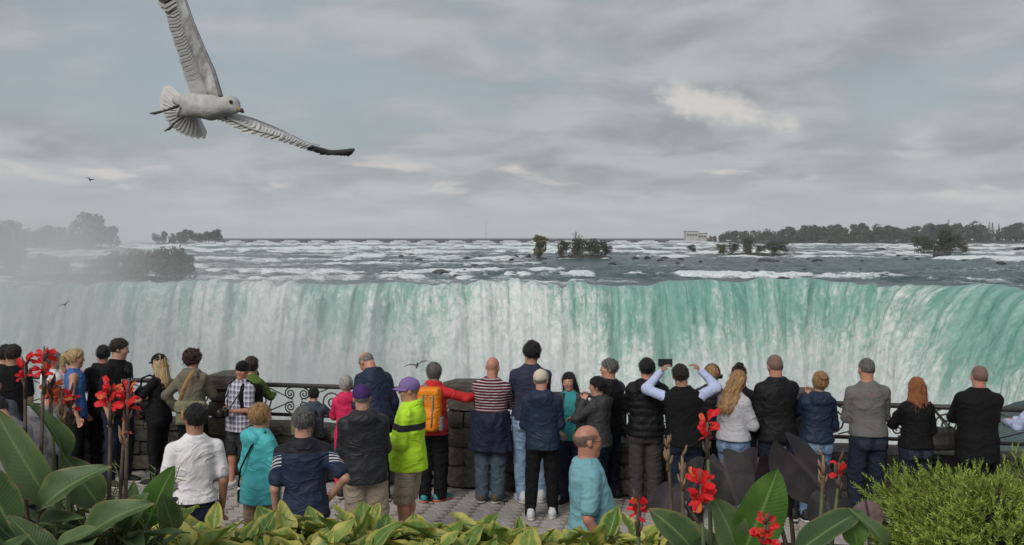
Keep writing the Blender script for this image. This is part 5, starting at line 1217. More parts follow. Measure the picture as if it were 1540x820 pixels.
    # handbag of the ginger woman
    t = carried('handbag', 'ginger', 'black leather handbag hanging at the elbow of the ginger woman', 'handbag'); LE = mat('black_leather', (.02, .019, .019), (.035, .033, .032), .4, 9, 4, .6, 60, .004)
    blobpart('bag_body', LE, t, lambda g: (g.rbox((.36, .06, 1.02), (.16, .08, .13), .06), g.cone((.28, .06, .95), (.46, .06, .95), .08, .07, .05), g.wrinkle(.008, (.08, .08, .07), 4)), (.1, -.12, .78), (.64, .24, 1.24))
    for s in (1, -1): MB().tube([(.25, .06+s*.05, 1.12), (.2, .03+s*.03, 1.3), (.17, -.02, 1.47), (.24, .02+s*.02, 1.36), (.46, .06+s*.05, 1.12)], .009, 6).build('handle', TAN if s > 0 else LE, t)
    # jacket carried over the arm of the bald man
    t = carried('carried_jacket', 'bald_black', 'black jacket draped over the arm of the bald man', 'jacket')
    blobpart('folded_cloth', BLACK, t, lambda g: (g.cone((-.42, .12, 1.1), (-.16, .2, 1.12), .09, .08, .05), g.cone((-.42, .08, 1.06), (-.46, .02, .5), .1, .07, .06), g.cone((-.3, .1, 1.05), (-.3, .06, .42), .1, .09, .06), g.wrinkle(.016, (.08, .08, .2), 4)), (-.64, -.2, .3), (.05, .4, 1.28), .014)
    # bag left on the wall
    p = at_wall(-5.1, .18, .69); t = empty('camera_bag', p, .2); tag(t, 'bulky black camera bag with straps set down on the stone wall', 'bag')
    blobpart('bag_body', BLACK, t, lambda g: (g.rbox((0, 0, .22), (.19, .13, .22), .09), g.wrinkle(.01, (.1, .1, .08), 4)), (-.26, -.2, -.02), (.26, .2, .5))
    blobpart('front_pocket', BLACKJ, t, lambda g: g.rbox((0, -.13, .15), (.13, .05, .11), .04), (-.2, -.24, 0), (.2, -.04, .3)); MB().tube([(-.12, 0, .42), (-.1, 0, .56), (0, 0, .6), (.1, 0, .56), (.12, 0, .42)], .014, 6).build('strap', BLACK, t)
outfit()
# ================================================================ planting on the bank
def leaf_mesh(name, shape, fold=.12, arch=.18, wave=.02, nu=12, nv=6, seed=0, cup=0):
    """blade along +X, length 1, half-width .25, upper side +Z"""
    rg = np.random.RandomState(seed); V = []; UV = []
    ph = rg.rand()*6
    for i in range(nu+1):
        t = i/nu; w = .25*shape(t)
        for j in range(nv+1):
            v = j/nv*2-1
            z = fold*abs(v)*w/.25*(1-.5*t)-arch*t*t+wave*math.sin(t*11+ph+v*1.5)*abs(v)**1.5+cup*(v*v)*w
            y = v*w*(1-.25*fold*abs(v)); V.append((t-.06*arch*t*t, y, z)); UV.append((t, j/nv))
    me = mesh_np(name, V, grid_quads(nu+1, nv+1), True, UV); return me
hosta_s = lambda t: (math.sin(math.pi*min(t, 1)**.72)**.85)*(1 if t < .98 else .4)
canna_s = lambda t: max(.04, (math.sin(math.pi*t**.8))**.7) if 0 < t < 1 else .03
petal_s = lambda t: max(.08, math.sin(math.pi*(t*.86+.05)**1.5)**.8)
feath_s = lambda t: .35+.65*min(1, t*3) if t < .8 else max(.1, 1-((t-.8)/.2)**2)
HOSTA = [leaf_mesh('leaf', hosta_s, f, a, w, seed=i) for i, (f, a, w) in enumerate(((.16, .25, .03), (.24, .1, .04), (.1, .45, .03), (.3, .3, .05), (.2, -.12, .04), (.36, .18, .06)))]
CANNA = [leaf_mesh('leaf', canna_s, f, a, w, nu=14, seed=10+i) for i, (f, a, w) in enumerate(((.10, .22, .02), (.18, .4, .03), (.06, .12, .02), (.24, .62, .03)))]
PETAL = [leaf_mesh('petal', petal_s, f, a, w, nu=6, nv=4, seed=20+i) for i, (f, a, w) in enumerate(((.2, .2, .05), (-.2, .5, .06), (.1, -.2, .07)))]
def blade_mat(name, c1, c2, rib, edge=None, edge_w=.78, veins=26, spots=0, rough=.45, trans=.25, vstr=.14):
    m = bpy.data.materials.new(name); m.use_nodes = True; t = NT(m.node_tree); b = t.n['Principled BSDF']
    uv = t.new('ShaderNodeTexCoord').outputs['UV']; ob = t.new('ShaderNodeTexCoord').outputs['Object']; u, v, _ = t.sep(uv); rnd = t.new('ShaderNodeObjectInfo').outputs['Random']
    av = t.math('ABSOLUTE', t.math('SUBTRACT', t.math('MULTIPLY', v, 2), 1))
    off = t.vmath('ADD', ob, t.comb(t.math('MULTIPLY', rnd, 31), 0, 0))
    n = t.noise(t.mapping(off, (3, 5, 3)), 1, 5, .6); c = t.mix(t.ramp(t.math('ADD', n, t.math('MULTIPLY', t.math('SUBTRACT', rnd, .5), .5)), .3, .7), c1, c2)
    vein = t.math('SINE', t.math('MULTIPLY', t.math('SUBTRACT', u, t.math('MULTIPLY', av, .16)), veins*6.283))
    c = t.mix(t.math('MULTIPLY', t.ramp(vein, .35, 1), vstr), c, rib)
    if edge:
        e = t.ramp(t.math('ADD', av, t.math('MULTIPLY', t.math('SUBTRACT', t.noise(t.mapping(off, (4, 4, 4)), 1, 4), .5), .9)), edge_w-.12, edge_w+.2)
        c = t.mix(t.math('MULTIPLY', e, .95), c, edge[0])
        e2 = t.ramp(t.math('ADD', t.math('MAXIMUM', av, t.math('MULTIPLY', u, .98)), t.math('MULTIPLY', t.math('SUBTRACT', t.noise(t.mapping(off, (9, 9, 9)), 1, 3), .5), .5)), .93, 1.06)
        c = t.mix(e2, c, edge[1])
    c = t.mix(t.math('SUBTRACT', 1, t.ramp(av, .02, .1)), c, rib)
    t.l.new(c, b.inputs['Base Color']); b.inputs['Roughness'].default_value = rough; b.inputs['Specular IOR Level'].default_value = .4
    bn = t.new('ShaderNodeBump'); bn.inputs['Strength'].default_value = .3; bn.inputs['Distance'].default_value = .004
    t.l.new(t.math('ADD', t.math('MULTIPLY', vein, 4*vstr), t.math('MULTIPLY', n, 2)), bn.inputs['Height']); t.l.new(bn.outputs[0], b.inputs['Normal'])
    if trans:
        tr = t.new('ShaderNodeBsdfTranslucent'); t.l.new(c, tr.inputs['Color']); mx = t.new('ShaderNodeMixShader'); mx.inputs[0].default_value = trans
        o = t.n['Material Output']; t.l.new(b.outputs[0], mx.inputs[1]); t.l.new(tr.outputs[0], mx.inputs[2]); t.l.new(mx.outputs[0], o.inputs['Surface'])
    MATS[name] = m; return m
B_HOSTA = blade_mat('hosta_leaf', (.07, .15, .025), (.15, .25, .05), (.25, .35, .10), ((.36, .38, .07), (.28, .15, .05)), .66, 7)
B_HOSTA2 = blade_mat('hosta_leaf_yellow', (.16, .25, .045), (.29, .35, .08), (.36, .42, .13), ((.50, .46, .11), (.34, .18, .06)), .55, 7)
B_CANNA = blade_mat('canna_leaf', (.06, .115, .04), (.105, .17, .065), (.17, .25, .10), ((.16, .2, .07), (.24, .17, .07)), .9, veins=22, rough=.5, vstr=.05)
B_CANNAL = blade_mat('canna_leaf_light', (.07, .17, .03), (.13, .25, .05), (.22, .34, .10), None, veins=22, rough=.4, trans=.4, vstr=.08)
B_TARO = blade_mat('dark_purple_leaf', (.009, .007, .008), (.026, .018, .02), (.04, .028, .032), None, veins=5, rough=.62, trans=.05, vstr=.0)
B_TAROP = blade_mat('pale_purple_leaf', (.2, .13, .13), (.3, .2, .19), (.06, .03, .05), None, veins=4, rough=.6, vstr=0)
B_PETAL = blade_mat('red_petal', (.72, .012, .018), (.82, .03, .035), (.6, .01, .015), None, veins=3, rough=.5, trans=.3)
B_PETALO = blade_mat('orange_petal', (.75, .10, .03), (.8, .22, .06), (.6, .05, .02), None, veins=3, rough=.5, trans=.3)
M_STEM = mat('canna_stem', (.14, .19, .075), (.10, .12, .07), .6, 12); M_STEMP = mat('plum_stem', (.13, .10, .075), (.07, .05, .045), .6, 12); M_BUD = mat('dry_bud', (.30, .2, .12), (.16, .1, .07), .8, 40)
_grng = random.Random(5)
def blade(name, me, m, parent, base, tip, hw, up=(0, -.35, 1), origin=None):
    base = Vector(base); tip = Vector(tip); x = tip-base; L = x.length; x.normalize(); z = Vector(up); z = z-x*z.dot(x)
    if z.length < 1e-3: z = x.orthogonal()
    z.normalize(); y = z.cross(x); M = Matrix((x, y, z)).transposed().to_4x4(); M.translation = base-(Vector(origin) if origin is not None else Vector())
    o = obj(name, me, m, parent); o.matrix_basis = M @ Matrix.Diagonal((L, hw/.25, L, 1)); return o
def hostas():
    lab = 'yellowing broad leaved plantain lily in the massed bed'
    rows = [(4.75, 0), (4.98, .16), (5.2, 0), (5.42, .16), (5.62, .04), (5.8, .18)]
    for y, o in rows:
        x = -2.55+o
        while x < .86:
            px = CX+x/y*F
            if px > 120 or y < 5.1:
                p = Vector((x+_grng.uniform(-.06, .06), y+_grng.uniform(-.05, .05), 1.36-.06*max(0, y-5.2)/.6-.07*float(sstep(np.array(px), 480, 900)))); t = empty('plantain_lily', p, 0); tag(t, lab, 'plant', 'plantain lilies massed in the bed')
                n = _grng.randint(12, 15)
                for k in range(n):
                    a = k*2.4+_grng.uniform(-.4, .4); q = k/n; el = math.radians(_grng.uniform(18, 48)+34*q)
                    L = _grng.uniform(.15, .25); st = _grng.uniform(.06, .14)*(.6+.6*q)
                    d = Vector((math.cos(a)*math.cos(el), math.sin(a)*math.cos(el), math.sin(el)))
                    b0 = Vector((math.cos(a)*.03, math.sin(a)*.03, .03))+Vector((d.x*.5, d.y*.5, 1))*st*1.0
                    el2 = el-math.radians(_grng.uniform(5, 60)); d2 = Vector((math.cos(a)*math.cos(el2), math.sin(a)*math.cos(el2), math.sin(el2)))
                    blade('leaf', _grng.choice(HOSTA), B_HOSTA2 if _grng.random() < .42 else B_HOSTA, t, b0, b0+d2*L, L*_grng.uniform(.26, .36), (0, 0, 1) if abs(d2.z) < .9 else (-math.cos(a), -math.sin(a), .2))
            x += _grng.uniform(.26, .33)
hostas()
def canna(label, base_px, d, heads, leaves=5, lh=(.15, .6), L=(.26, .4), m=None, stem=M_STEM, seed=1, lean=None):
    """heads: list of (px, py, petals, size, material) flower spikes, one stalk each"""
    rg = random.Random(seed); b = W(base_px, 0, d); b.z = 1.34; t = empty('canna_plant', b); tag(t, label, 'plant', 'cannas in the bed'); m = m or B_CANNA
    for (px, py, npet, size, pm) in heads:
        top = W(px, py, d)-b; mid = Vector((top.x*.55+rg.uniform(-.02, .02), top.y*.5, top.z*.5)); s0 = Vector((rg.uniform(-.05, .05), rg.uniform(-.05, .05), 0))
        MB().tube([s0, mid, top-Vector((0, 0, .05)), top], [.013, .0105, .007, .004], 7).build('stem', stem, t)
        cal = MB(); 
        for k in range(7): a = rg.uniform(0, 6.28); h = rg.uniform(-.14, .02); cal.tube([top+Vector((0, 0, h)), top+Vector((.016*math.cos(a), .016*math.sin(a), h+.03)), top+Vector((.022*math.cos(a), .022*math.sin(a), h+.055))], [.006, .007, .002], 5)
        cal.tube([top-Vector((0, 0, .15)), top+Vector((0, 0, .015))], [.011, .006], 6); fl = cal.build('flower', M_BUD if npet < 6 else M_STEMP, t)
        npet = int(npet*1.9)
        for k in range(npet):
            a = k*2.4+rg.uniform(-.5, .5); h = rg.uniform(-.06, .03)*size; el = rg.uniform(-.3, 1.1); p0 = top+Vector((.01*math.cos(a), .01*math.sin(a), h)); dd = Vector((math.cos(a)*math.cos(el), math.sin(a)*math.cos(el), math.sin(el)))
            l = rg.uniform(.03, .054)*size; blade('petal', rg.choice(PETAL), pm if rg.random() < .85 else B_PETALO, fl, p0, p0+dd*l, l*rg.uniform(.2, .34), (rg.uniform(-.5, .5), -.6, rg.uniform(.2, 1)))
    H = max([(W(h[0], h[1], d)-b).z for h in heads]+[.7]) if heads else .75
    for k in range(leaves):
        a = rg.uniform(0, 6.28) if k % 2 else rg.uniform(3.4, 6.0); h = H*rg.uniform(*lh)*.7; el = rg.uniform(.15, 1.0); l = rg.uniform(*L)
        p0 = Vector((0, 0, h)); dd = Vector((math.cos(a)*math.cos(el), math.sin(a)*math.cos(el)*.8, math.sin(el)))
        MB().tube([(0, 0, h-.12), p0+dd*.03], [.012, .007], 6).build('leaf_sheath', stem, t)
        blade('leaf', rg.choice(CANNA), m, t, p0, p0+dd*l, l*rg.uniform(.16, .23), (rg.uniform(-.4, .4), rg.uniform(-.7, .1), 1))
    return t, b
def placed(t, b, me, m, bp, tp, d0, d1, hw, up=(0, -.8, .6)):
    """one leaf whose base and tip were measured"""
    return blade('leaf', me, m, t, W(*bp, d0)-b, W(*tp, d1)-b, hw, up)
def cannas():
    t, b = canna('canna with red flowers on leaning stalks beside the slate shirt', 50, 4.5, [(38, 549, 9, 1.0, B_PETAL), (66, 543, 10, 1.05, B_PETAL)], 4, seed=1, stem=M_STEMP)
    placed(t, b, CANNA[0], B_CANNA, (78, 760), (-14, 618), 4.5, 4.35, .085); placed(t, b, CANNA[2], B_CANNA, (20, 800), (-40, 690), 4.3, 4.2, .1)
    t, b = canna('canna with a fading orange and red flower head', 84, 4.6, [(76, 583, 9, 1.0, B_PETALO), (92, 592, 5, .9, B_PETAL)], 4, seed=2)
    placed(t, b, CANNA[1], B_CANNA, (60, 770), (121, 690), 4.4, 4.3, .085, (-.5, -.7, .5)); placed(t, b, CANNA[3], B_CANNA, (95, 690), (85, 610), 4.6, 4.5, .05, (1, -.4, .1))
    t, b = canna('canna with small red flowers before the blonde woman', 104, 4.7, [(106, 600, 7, .9, B_PETAL), (98, 612, 3, .7, B_PETAL)], 3, seed=3)
    placed(t, b, CANNA[0], B_CANNA, (150, 760), (98, 690), 4.7, 4.6, .09)
    t, b = canna('canna with large red flower heads on tall dry stalks', 170, 4.5, [(166, 592, 13, 1.2, B_PETAL), (192, 596, 8, 1.05, B_PETAL), (186, 640, 2, .6, B_PETALO)], 3, seed=4, stem=M_STEMP)
    placed(t, b, CANNA[1], B_CANNA, (130, 810), (185, 745), 4.35, 4.2, .08, (-.4, -.7, .6)); placed(t, b, CANNA[0], B_CANNA, (180, 800), (208, 745), 4.5, 4.4, .07)
    t, b = canna('canna with one bright upright leaf beside the white polo shirt', 232, 4.8, [], 0, seed=5)
    placed(t, b, CANNA[2], B_CANNAL, (222, 790), (254, 703), 4.8, 4.75, .085, (-.3, -1, .2)); placed(t, b, CANNA[2], B_CANNA, (262, 800), (246, 748), 4.75, 4.6, .06, (.5, -1, .3)); placed(t, b, CANNA[1], B_CANNA, (215, 810), (190, 755), 4.8, 4.6, .07)
    # low leaves filling the corner
    for i, (px, d) in enumerate(((-20, 4.2), (30, 4.3), (85, 4.25), (140, 4.4), (185, 4.5), (10, 4.8), (70, 4.9), (125, 5.0), (215, 4.9))): canna('leafy canna without flowers in the thick of the bed', px, d, [], 11, (.2, 1.0), (.18, .32), seed=20+i)
    # right hand clump
    t, b = canna('canna with a tall spike of coral red flowers', 1080, 4.5, [(1064, 640, 12, 1.15, B_PETAL)], 3, seed=7)
    t, b = canna('canna with a wide cluster of red flowers', 1076, 4.3, [(1054, 733, 15, 1.35, B_PETAL)], 4, seed=8); placed(t, b, CANNA[1], B_CANNA, (1040, 825), (1000, 770), 4.3, 4.2, .08); placed(t, b, CANNA[0], B_CANNA, (1110, 830), (1085, 755), 4.4, 4.3, .085)
    t, b = canna('canna with a small red flower head at the edge of the lilies', 962, 4.4, [(960, 755, 11, 1.0, B_PETAL)], 1, seed=9)
    t, b = canna('canna with red flowers low before the broad bright leaf', 1150, 4.1, [(1150, 795, 12, 1.1, B_PETAL)], 2, seed=10); placed(t, b, CANNA[2], B_CANNAL, (1118, 830), (1176, 710), 4.4, 4.35, .12, (.25, -1, .25)); placed(t, b, CANNA[0], B_CANNA, (1195, 835), (1306, 745), 4.2, 4.4, .065, (-.4, -.8, .6))
    t, b = canna('canna with a closed red bud spike and dry seed heads', 1235, 4.5, [(1262, 700, 6, .8, B_PETAL), (1238, 690, 0, .6, B_PETAL)], 2, seed=11); placed(t, b, CANNA[2], B_CANNAL, (1290, 822), (1278, 765), 4.4, 4.4, .06, (0, -1, .2)); placed(t, b, CANNA[3], B_CANNA, (1330, 822), (1318, 780), 4.4, 4.3, .04)
    t, b = canna('canna with withered brown seed stalks', 1020, 4.7, [(1005, 660, 0, 1, B_PETAL), (1026, 690, 0, 1, B_PETAL)], 3, seed=12, stem=M_STEMP)
    for i, (px, d) in enumerate(((1000, 4.5), (1050, 4.6), (1100, 4.7), (1200, 4.6), (1250, 4.4), (1300, 4.3))): canna('leafy canna without flowers beside the dark purple leaves', px, d, [], 6, (.15, .55), (.26, .38), seed=40+i)
cannas()
def heart_mesh():
    V = [(0, 0, 0)]; UV = [(0, .5)]; n = 28
    for r in (.35, .7, 1.0):
        for i in range(n+1):
            a = -math.pi+2*math.pi*i/n; k = abs(a)/math.pi; rad = (.62*(1-k)**.55+.36*k**2.2+.1) if k < .93 else .34*(1-(k-.93)*8)
            x = rad*r*math.cos(a)*1.15; y = rad*r*math.sin(a)*.85; V.append((x, y, -.3*x*abs(x)-.6*y*y+.022*math.sin(a*7)*r)); UV.append((x+.3, .5+y*.8))
    F3 = []
    for i in range(n): F3.append((0, 1+i, 2+i, 2+i))
    for j in range(2):
        for i in range(n): p = 1+j*(n+1)+i; F3.append((p, p+n+1, p+n+2, p+1))
    b = MB(); b.add(V, [[f[0], f[1], f[2]] if f[2] == f[3] else list(f) for f in F3]); me = b.mesh('leaf'); l = me.uv_layers.new(name='UVMap')
    for lp in me.loops: l.data[lp.index].uv = UV[lp.vertex_index]
    return me
def elephant_ears():
    hm = heart_mesh()
    for label, base, d, lv in (('elephant ear with huge blackish purple leaves', 1200, 5.2, [((1180, 672), (1280, 770), 5.2, 5.0, .25, (.45, -.8, .5), B_TARO), ((1240, 745), (1262, 815), 5.0, 4.8, .15, (-.3, -.9, .3), B_TARO), ((1150, 720), (1195, 790), 5.2, 5.1, .17, (.2, -.9, .4), B_TARO)]),
                               ('elephant ear with drooping grey purple leaves', 1110, 5.1, [((1085, 690), (1112, 772), 5.1, 4.9, .18, (-.4, -.9, .3), B_TARO), ((1140, 688), (1122, 765), 5.2, 5.0, .15, (.4, -.9, .3), B_TARO), ((1010, 735), (985, 800), 5.0, 4.9, .12, (-.5, -.8, .3), B_TARO), ((1060, 700), (1030, 760), 5.2, 5.0, .13, (0, -.9, .4), B_TARO)]),
                               ('elephant ear with a pale pinkish leaf underside', 1312, 4.7, [((1308, 790), (1302, 745), 4.7, 4.7, .11, (0, -1, .1), B_TAROP)])):
        b = W(base, 0, d); b.z = 1.34; t = empty('elephant_ear_plant', b); tag(t, label, 'plant', 'elephant ears in the bed')
        for bp, tp, d0, d1, hw, up, m in lv:
            p0 = W(*bp, d0)-b; MB().tube([(0, 0, 0), (p0.x*.5, p0.y*.5+.03, p0.z*.6), p0], [.014, .011, .007], 6).build('stalk', M_STEMP, t)
            p1 = W(*tp, d1)-b; blade('leaf', hm, m, t, p0.lerp(p1, .28), p0.lerp(p1, .92), hw*.36, up)
elephant_ears()
def conifer_shrub():
    """feathery yellow-green shrub: plumes of fine scale leaves"""
    rg = np.random.RandomState(8); b0 = W(1486, 0, 4.6); b0.z = 1.46; t = empty('conifer_shrub', b0); tag(t, 'feathery yellow green conifer shrub in the corner of the bed', 'shrub')
    br = MB(); V = []; Q = []
    cen = Vector((0, 0, .12))
    for k in range(2100):
        a = rg.rand()*6.283; el = math.asin(rg.rand()**.8*.98); dirv = Vector((math.cos(a)*math.cos(el), math.sin(a)*math.cos(el)*.8, math.sin(el)*.86)); lum = 1+.16*math.sin(a*3+1)+.14*math.sin(el*5+a*2)
        R0 = (.33+.2*rg.rand()**.7)*lum; p = cen+dirv*R0; d = (dirv*.8+Vector((rg.randn()*.3, rg.randn()*.3, .35+rg.randn()*.2))).normalized(); L = .07+.07*rg.rand(); sd = d.cross(Vector(rg.randn(3))).normalized(); n2 = d.cross(sd)
        if k % 9 == 0: br.tube([cen*.2, cen+dirv*R0*.6, p+d*L*.3], [.012, .007, .003], 5)
        nn = 10
        for i in range(nn):
            f = i/nn; q = p+d*L*f+Vector((0, 0, -.05*L*f*f)); s = (1 if i % 2 else -1); wv = (sd*s*math.cos(i*1.3)+n2*math.sin(i*1.3)*.7); e = (d*.85+wv*.75).normalized(); l = (.032*(1-f)+.014)*(.7+.6*rg.rand()); w = d.cross(e); w = (w if w.length > .01 else sd).normalized()*.0034
            c = len(V); V += [q-w, q+w, q+e*l*.6+w*1.1, q+e*l, ]; Q.append((c, c+1, c+2, c+3))
            e2 = (d*.5-wv*.6+n2*.3).normalized(); c = len(V); V += [q-w, q+w, q+e2*l*.5+w, q+e2*l*.9]; Q.append((c, c+1, c+2, c+3))
    br.build('branches', M_BARK, t); m = leaf_mat('conifer_shrub_leaves', (.19, .30, .045), (.36, .46, .09), (.27, .37, .07))
    o = obj('foliage', mesh_np('foliage', [tuple(v) for v in V], Q, False), m, t); tag(o, kind='stuff')
conifer_shrub()
def feathery():
    m = leaf_mat('feathery_leaves', (.10, .17, .04), (.22, .27, .09))
    for px, d, h, lab in ((212, 4.9, .66, 'feathery green asparagus-like plant behind the tall red canna'), (150, 4.7, .6, 'low feathery plant between the canna stalks'), (120, 4.8, .66, 'feathery pale green plant before the blonde woman'), (186, 4.6, .55, 'feathery plant at the foot of the tall red canna')):
        b0 = W(px, 0, d); b0.z = 1.34; t = empty('feathery_plant', b0); tag(t, lab, 'plant'); rg = random.Random(px); V = []; Q = []; st = MB()
        for k in range(14):
            a = rg.uniform(0, 6.28); l = h*rg.uniform(.7, 1.1); tipo = Vector((math.cos(a)*.2, math.sin(a)*.12, l)); st.tube([(0, 0, 0), tipo*.5+Vector((0, 0, .08)), tipo], [.005, .004, .0015], 5)
            for i in range(26):
                f = .3+.7*i/26; q = tipo*f+Vector((0, 0, .08*math.sin(f*3.14))); e = Vector((rg.uniform(-1, 1), rg.uniform(-1, 1), rg.uniform(-.3, .7))).normalized(); ll = rg.uniform(.04, .08); w = e.orthogonal().normalized()*.003; c = len(V); V += [q-w, q+w, q+e*ll*.7+w, q+e*ll]; Q.append((c, c+1, c+2, c+3))
        st.build('stem', M_STEM, t); tag(obj('foliage', mesh_np('foliage', [tuple(v) for v in V], Q, False), m, t), kind='stuff')
feathery()

# ================================================================ gulls
def gull_mat(name, c1, c2): return mat(name, c1, c2, .7, 25, 5, .5, 70, .006)
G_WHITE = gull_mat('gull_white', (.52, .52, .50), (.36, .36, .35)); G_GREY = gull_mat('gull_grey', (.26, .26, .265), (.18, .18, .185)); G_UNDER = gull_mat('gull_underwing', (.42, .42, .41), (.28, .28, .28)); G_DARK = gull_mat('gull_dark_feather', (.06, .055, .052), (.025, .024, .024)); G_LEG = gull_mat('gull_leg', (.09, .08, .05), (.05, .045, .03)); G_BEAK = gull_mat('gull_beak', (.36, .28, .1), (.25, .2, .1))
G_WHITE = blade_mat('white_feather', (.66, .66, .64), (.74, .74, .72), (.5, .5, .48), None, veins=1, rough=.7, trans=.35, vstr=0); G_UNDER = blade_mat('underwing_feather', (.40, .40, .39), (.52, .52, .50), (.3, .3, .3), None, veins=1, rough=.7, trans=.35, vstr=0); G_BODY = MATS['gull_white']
FEATHER = [leaf_mesh('feather', feath_s, .0, a, .0, nu=6, nv=2, seed=30+i) for i, a in enumerate((.02, .04))]
def big_gull():
    D = 4.3; k = D/F; c0 = W(310, 160, D); t = empty('gull', c0); tag(t, 'grey and white gull flying close by with one wing raised', 'gull')
    def P(px, py, dy=0): return Vector(((px-310)*k, dy, -(py-160)*k))
    def body(g):
        for a, b, ra, rb in ((P(262, 150, .03), P(290, 156, .015), 7, 16), (P(290, 156, .015), P(318, 162, 0), 14.5, 17.5), (P(318, 162, 0), P(335, 163, -.02), 16.5, 11.5), (P(335, 163, -.02), P(349, 159, -.035), 11, 10.8), (P(349, 159, -.035), P(353, 160, -.04), 11.6, 11)): g.cone(a, b, ra*k, rb*k, .03)
        g.cone(P(352, 163, -.045), P(360, 167, -.055), 10*k, 6*k, .02); g.cone(P(300, 165, .0), P(268, 170, .02), 10*k, 6*k, .03)
    blobpart('body', G_BODY, t, body, P(235, 205, -.2), P(385, 115, .2), .006)
    MB().tube([P(358, 164, -.055), P(367, 168, -.066), P(373, 172, -.07)], [5.0*k, 3.4*k, 1.2*k], 8).build('beak', G_BEAK, t); MB().tube([P(369, 169, -.0675), P(373, 172.6, -.071)], [3.8*k, 1.4*k], 8).build('beak_tip', G_DARK, t)
    for px, py, dy in ((355, 157, -.078), (357, 157, -.01)):
        bm = MB().tube([P(px-1.6, py, dy), P(px+1.6, py, dy-.002)], [2.6*k, 2.2*k], 8); bm.build('eye', G_DARK, t)
    for a, b, c, e in ((P(272, 160, -.02), P(252, 168, -.03), P(236, 172, -.03), P(229, 172, -.03)), (P(280, 176, -.03), P(268, 186, -.04), P(260, 195, -.04), P(252, 199, -.04))):
        MB().tube([a, b, c, e], [3.4*k, 2.2*k, 3.2*k, 1.2*k], 7, flat=.7).build('leg', G_LEG, t)
    for i in range(16):         # spread tail
        f = i/15; a = math.radians(138+f*152); ln = 50-9*math.sin(f*math.pi); b_ = P(274+3*math.cos(a), 158-3*math.sin(a), .035+.004*i); e = b_+Vector((math.cos(a)*ln*k, .05, math.sin(a)*ln*k*.92)); blade('tail_feather', FEATHER[0], G_WHITE, t, b_, e, 8.5*k, (0, -1, .1))
    def wing(lead, trail, n, mats, covm, cov=.5, over=1.12, wmul=1.0, tipl=.2, hmax=1.0, back=0.0):
        lead = [P(*q) for q in lead]; trail = [P(*q) for q in trail]
        def along(pl, f):
            x = f*(len(pl)-1); i = min(int(x), len(pl)-2); return pl[i].lerp(pl[i+1], x-i)
        b = MB(); m = 22; nn = 7; V = []
        for i in range(m+1):
            fi = i/m*hmax; A = along(lead, fi); B = along(trail, fi)
            for j in range(nn):
                a = 2*math.pi*j/nn; w_ = (B-A)*cov*(1 if hmax == 1 else max(.15, 1-(i/m)**5)); th = .014*(1-.75*i/m)+.002; V.append(A+w_*(.5-.5*math.cos(a))+Vector((0, 1, .2)).normalized()*math.sin(a)*th)
        Fc = [[i*nn+j, i*nn+(j+1) % nn, (i+1)*nn+(j+1) % nn, (i+1)*nn+j] for i in range(m) for j in range(nn)]; Fc += [[j for j in range(nn)][::-1], [m*nn+j for j in range(nn)]]
        w = b.add(V, Fc).build('wing', covm, t)
        for i in range(n):
            f = (i+.5)/n; A = along(lead, f); B = along(trail, f); s = A.lerp(B, min(cov*.55, .4))+Vector((0, .0005*i+back, 0)); e = Vector((0, .0005*i+back, 0))+A+(B-A)*over*(1+.04*math.sin(i*2.1))+(lead[-1]-lead[-2]).normalized()*max(0, f-.3)**1.3*tipl; sp = (along(trail, min(1, f+.5/n))-along(trail, max(0, f-.5/n))).length
            blade('feather', FEATHER[i % 2], mats(f), w, s, e, max(sp*.95*wmul, .008), (0, -1, .15))
            for r0, r1, mm in ():      # covert rows
                q0 = A.lerp(B, r0)+Vector((0, -.016*(1-f)-.004, 0)); q1 = A.lerp(B, r1)+Vector((0, -.01*(1-f)-.003, 0))+(lead[-1]-lead[-2]).normalized()*.012; blade('covert', FEATHER[1], mm, w, q0, q1, max(sp*1.1*wmul, .008), (0, -1, .15))
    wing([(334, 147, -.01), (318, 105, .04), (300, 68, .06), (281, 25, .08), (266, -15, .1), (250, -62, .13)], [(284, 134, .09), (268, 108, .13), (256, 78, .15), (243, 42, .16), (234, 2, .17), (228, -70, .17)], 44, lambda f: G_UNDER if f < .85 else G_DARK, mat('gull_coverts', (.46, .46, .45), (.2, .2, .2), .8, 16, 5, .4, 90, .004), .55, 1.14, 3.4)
    MB().tube([P(334, 146, -.015), P(318, 105, .035), P(300, 68, .055), P(281, 25, .075), P(266, -15, .095), P(250, -62, .125)], [3.2*k, 2.6*k, 2.4*k, 2*k, 1.6*k, k], 6).build('wing_edge', G_GREY, t)
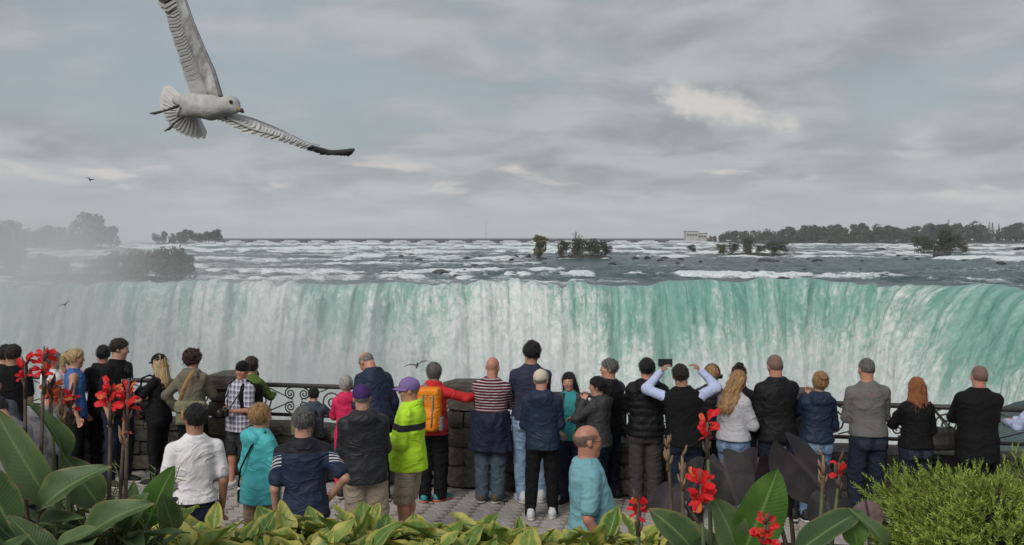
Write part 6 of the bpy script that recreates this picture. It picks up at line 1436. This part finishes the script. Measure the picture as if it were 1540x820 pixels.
    wing([(328, 163, .02), (376, 175, .07), (420, 193, .08), (455, 211, .06), (495, 221, .03), (526, 224, .0)], [(330, 173, .0), (385, 200, -.08), (425, 211, -.12), (455, 221, -.12), (490, 233, -.1), (524, 230, -.05)], 40, lambda f: G_WHITE if f < .64 else G_DARK, mat('gull_upperwing', (.44, .44, .435), (.33, .33, .335), .8, 14, 5, .4, 80, .005), .93, 1.12, 1.7, .05, .72, .012)
big_gull()
def small_gull():
    g = Grid((-.3, -.1, -.1), (.3, .1, .1), .014); g.cone((-.2, 0, 0), (0, 0, 0), .02, .06, .03); g.cone((0, 0, 0), (.16, 0, .01), .06, .045, .03); g.cone((.16, 0, .015), (.25, 0, .0), .035, .008, .02); body = g.mesh('body')
    def wg(s):
        V = []; n = 8
        for i in range(n+1):
            f = i/n; y = s*.62*f; z = .16*math.sin(f*2.2)-.05*f*f; c = .11*(1-f**2.2)+.012; x = .03-.1*f*f
            V += [(x+c*.5, y, z), (x-c*.4, y, z+.004), (x-c*.4, y, z-.004)]
        b = MB(); b.add(V, [[i*3+j, i*3+(j+1) % 3, i*3+3+(j+1) % 3, i*3+3+j] for i in range(n) for j in range(3)]); return b.mesh('wing')
    ws = [wg(1), wg(-1)]
    for px, py, d, rot, lab, m in ((627, 550, 42, (R(14), R(-40), R(-75)), 'small gull gliding low in front of the falls above the crowd', G_GREY), (135, 270, 95, (R(20), R(60), R(80)), 'tiny dark gull high against the clouds', G_DARK), (98, 458, 95, (R(30), R(30), R(-60)), 'tiny gull flying before the misty end of the falls', G_DARK)):
        t = empty('gull', W(px, py, d)); t.rotation_euler = rot; tag(t, lab, 'gull'); obj('body', body, m, t); obj('wing', ws[0], m, t); obj('wing', ws[1], m, t)
small_gull()
# ================================================================ air
def haze():
    m = bpy.data.materials.new('air'); m.use_nodes = True; t = NT(m.node_tree); t.n.clear()
    o = t.new('ShaderNodeOutputMaterial'); pv = t.new('ShaderNodeVolumePrincipled')
    pv.inputs['Color'].default_value = (.9, .94, .98, 1); pv.inputs['Density'].default_value = .00013
    t.l.new(pv.outputs[0], o.inputs['Volume'])
    b = MB().box((0, 3000, 5), (7000, 4000, 70)).build('haze', m, smooth=False)
    tag(b, 'thin grey air over the river', 'haze', kind='stuff')
haze()
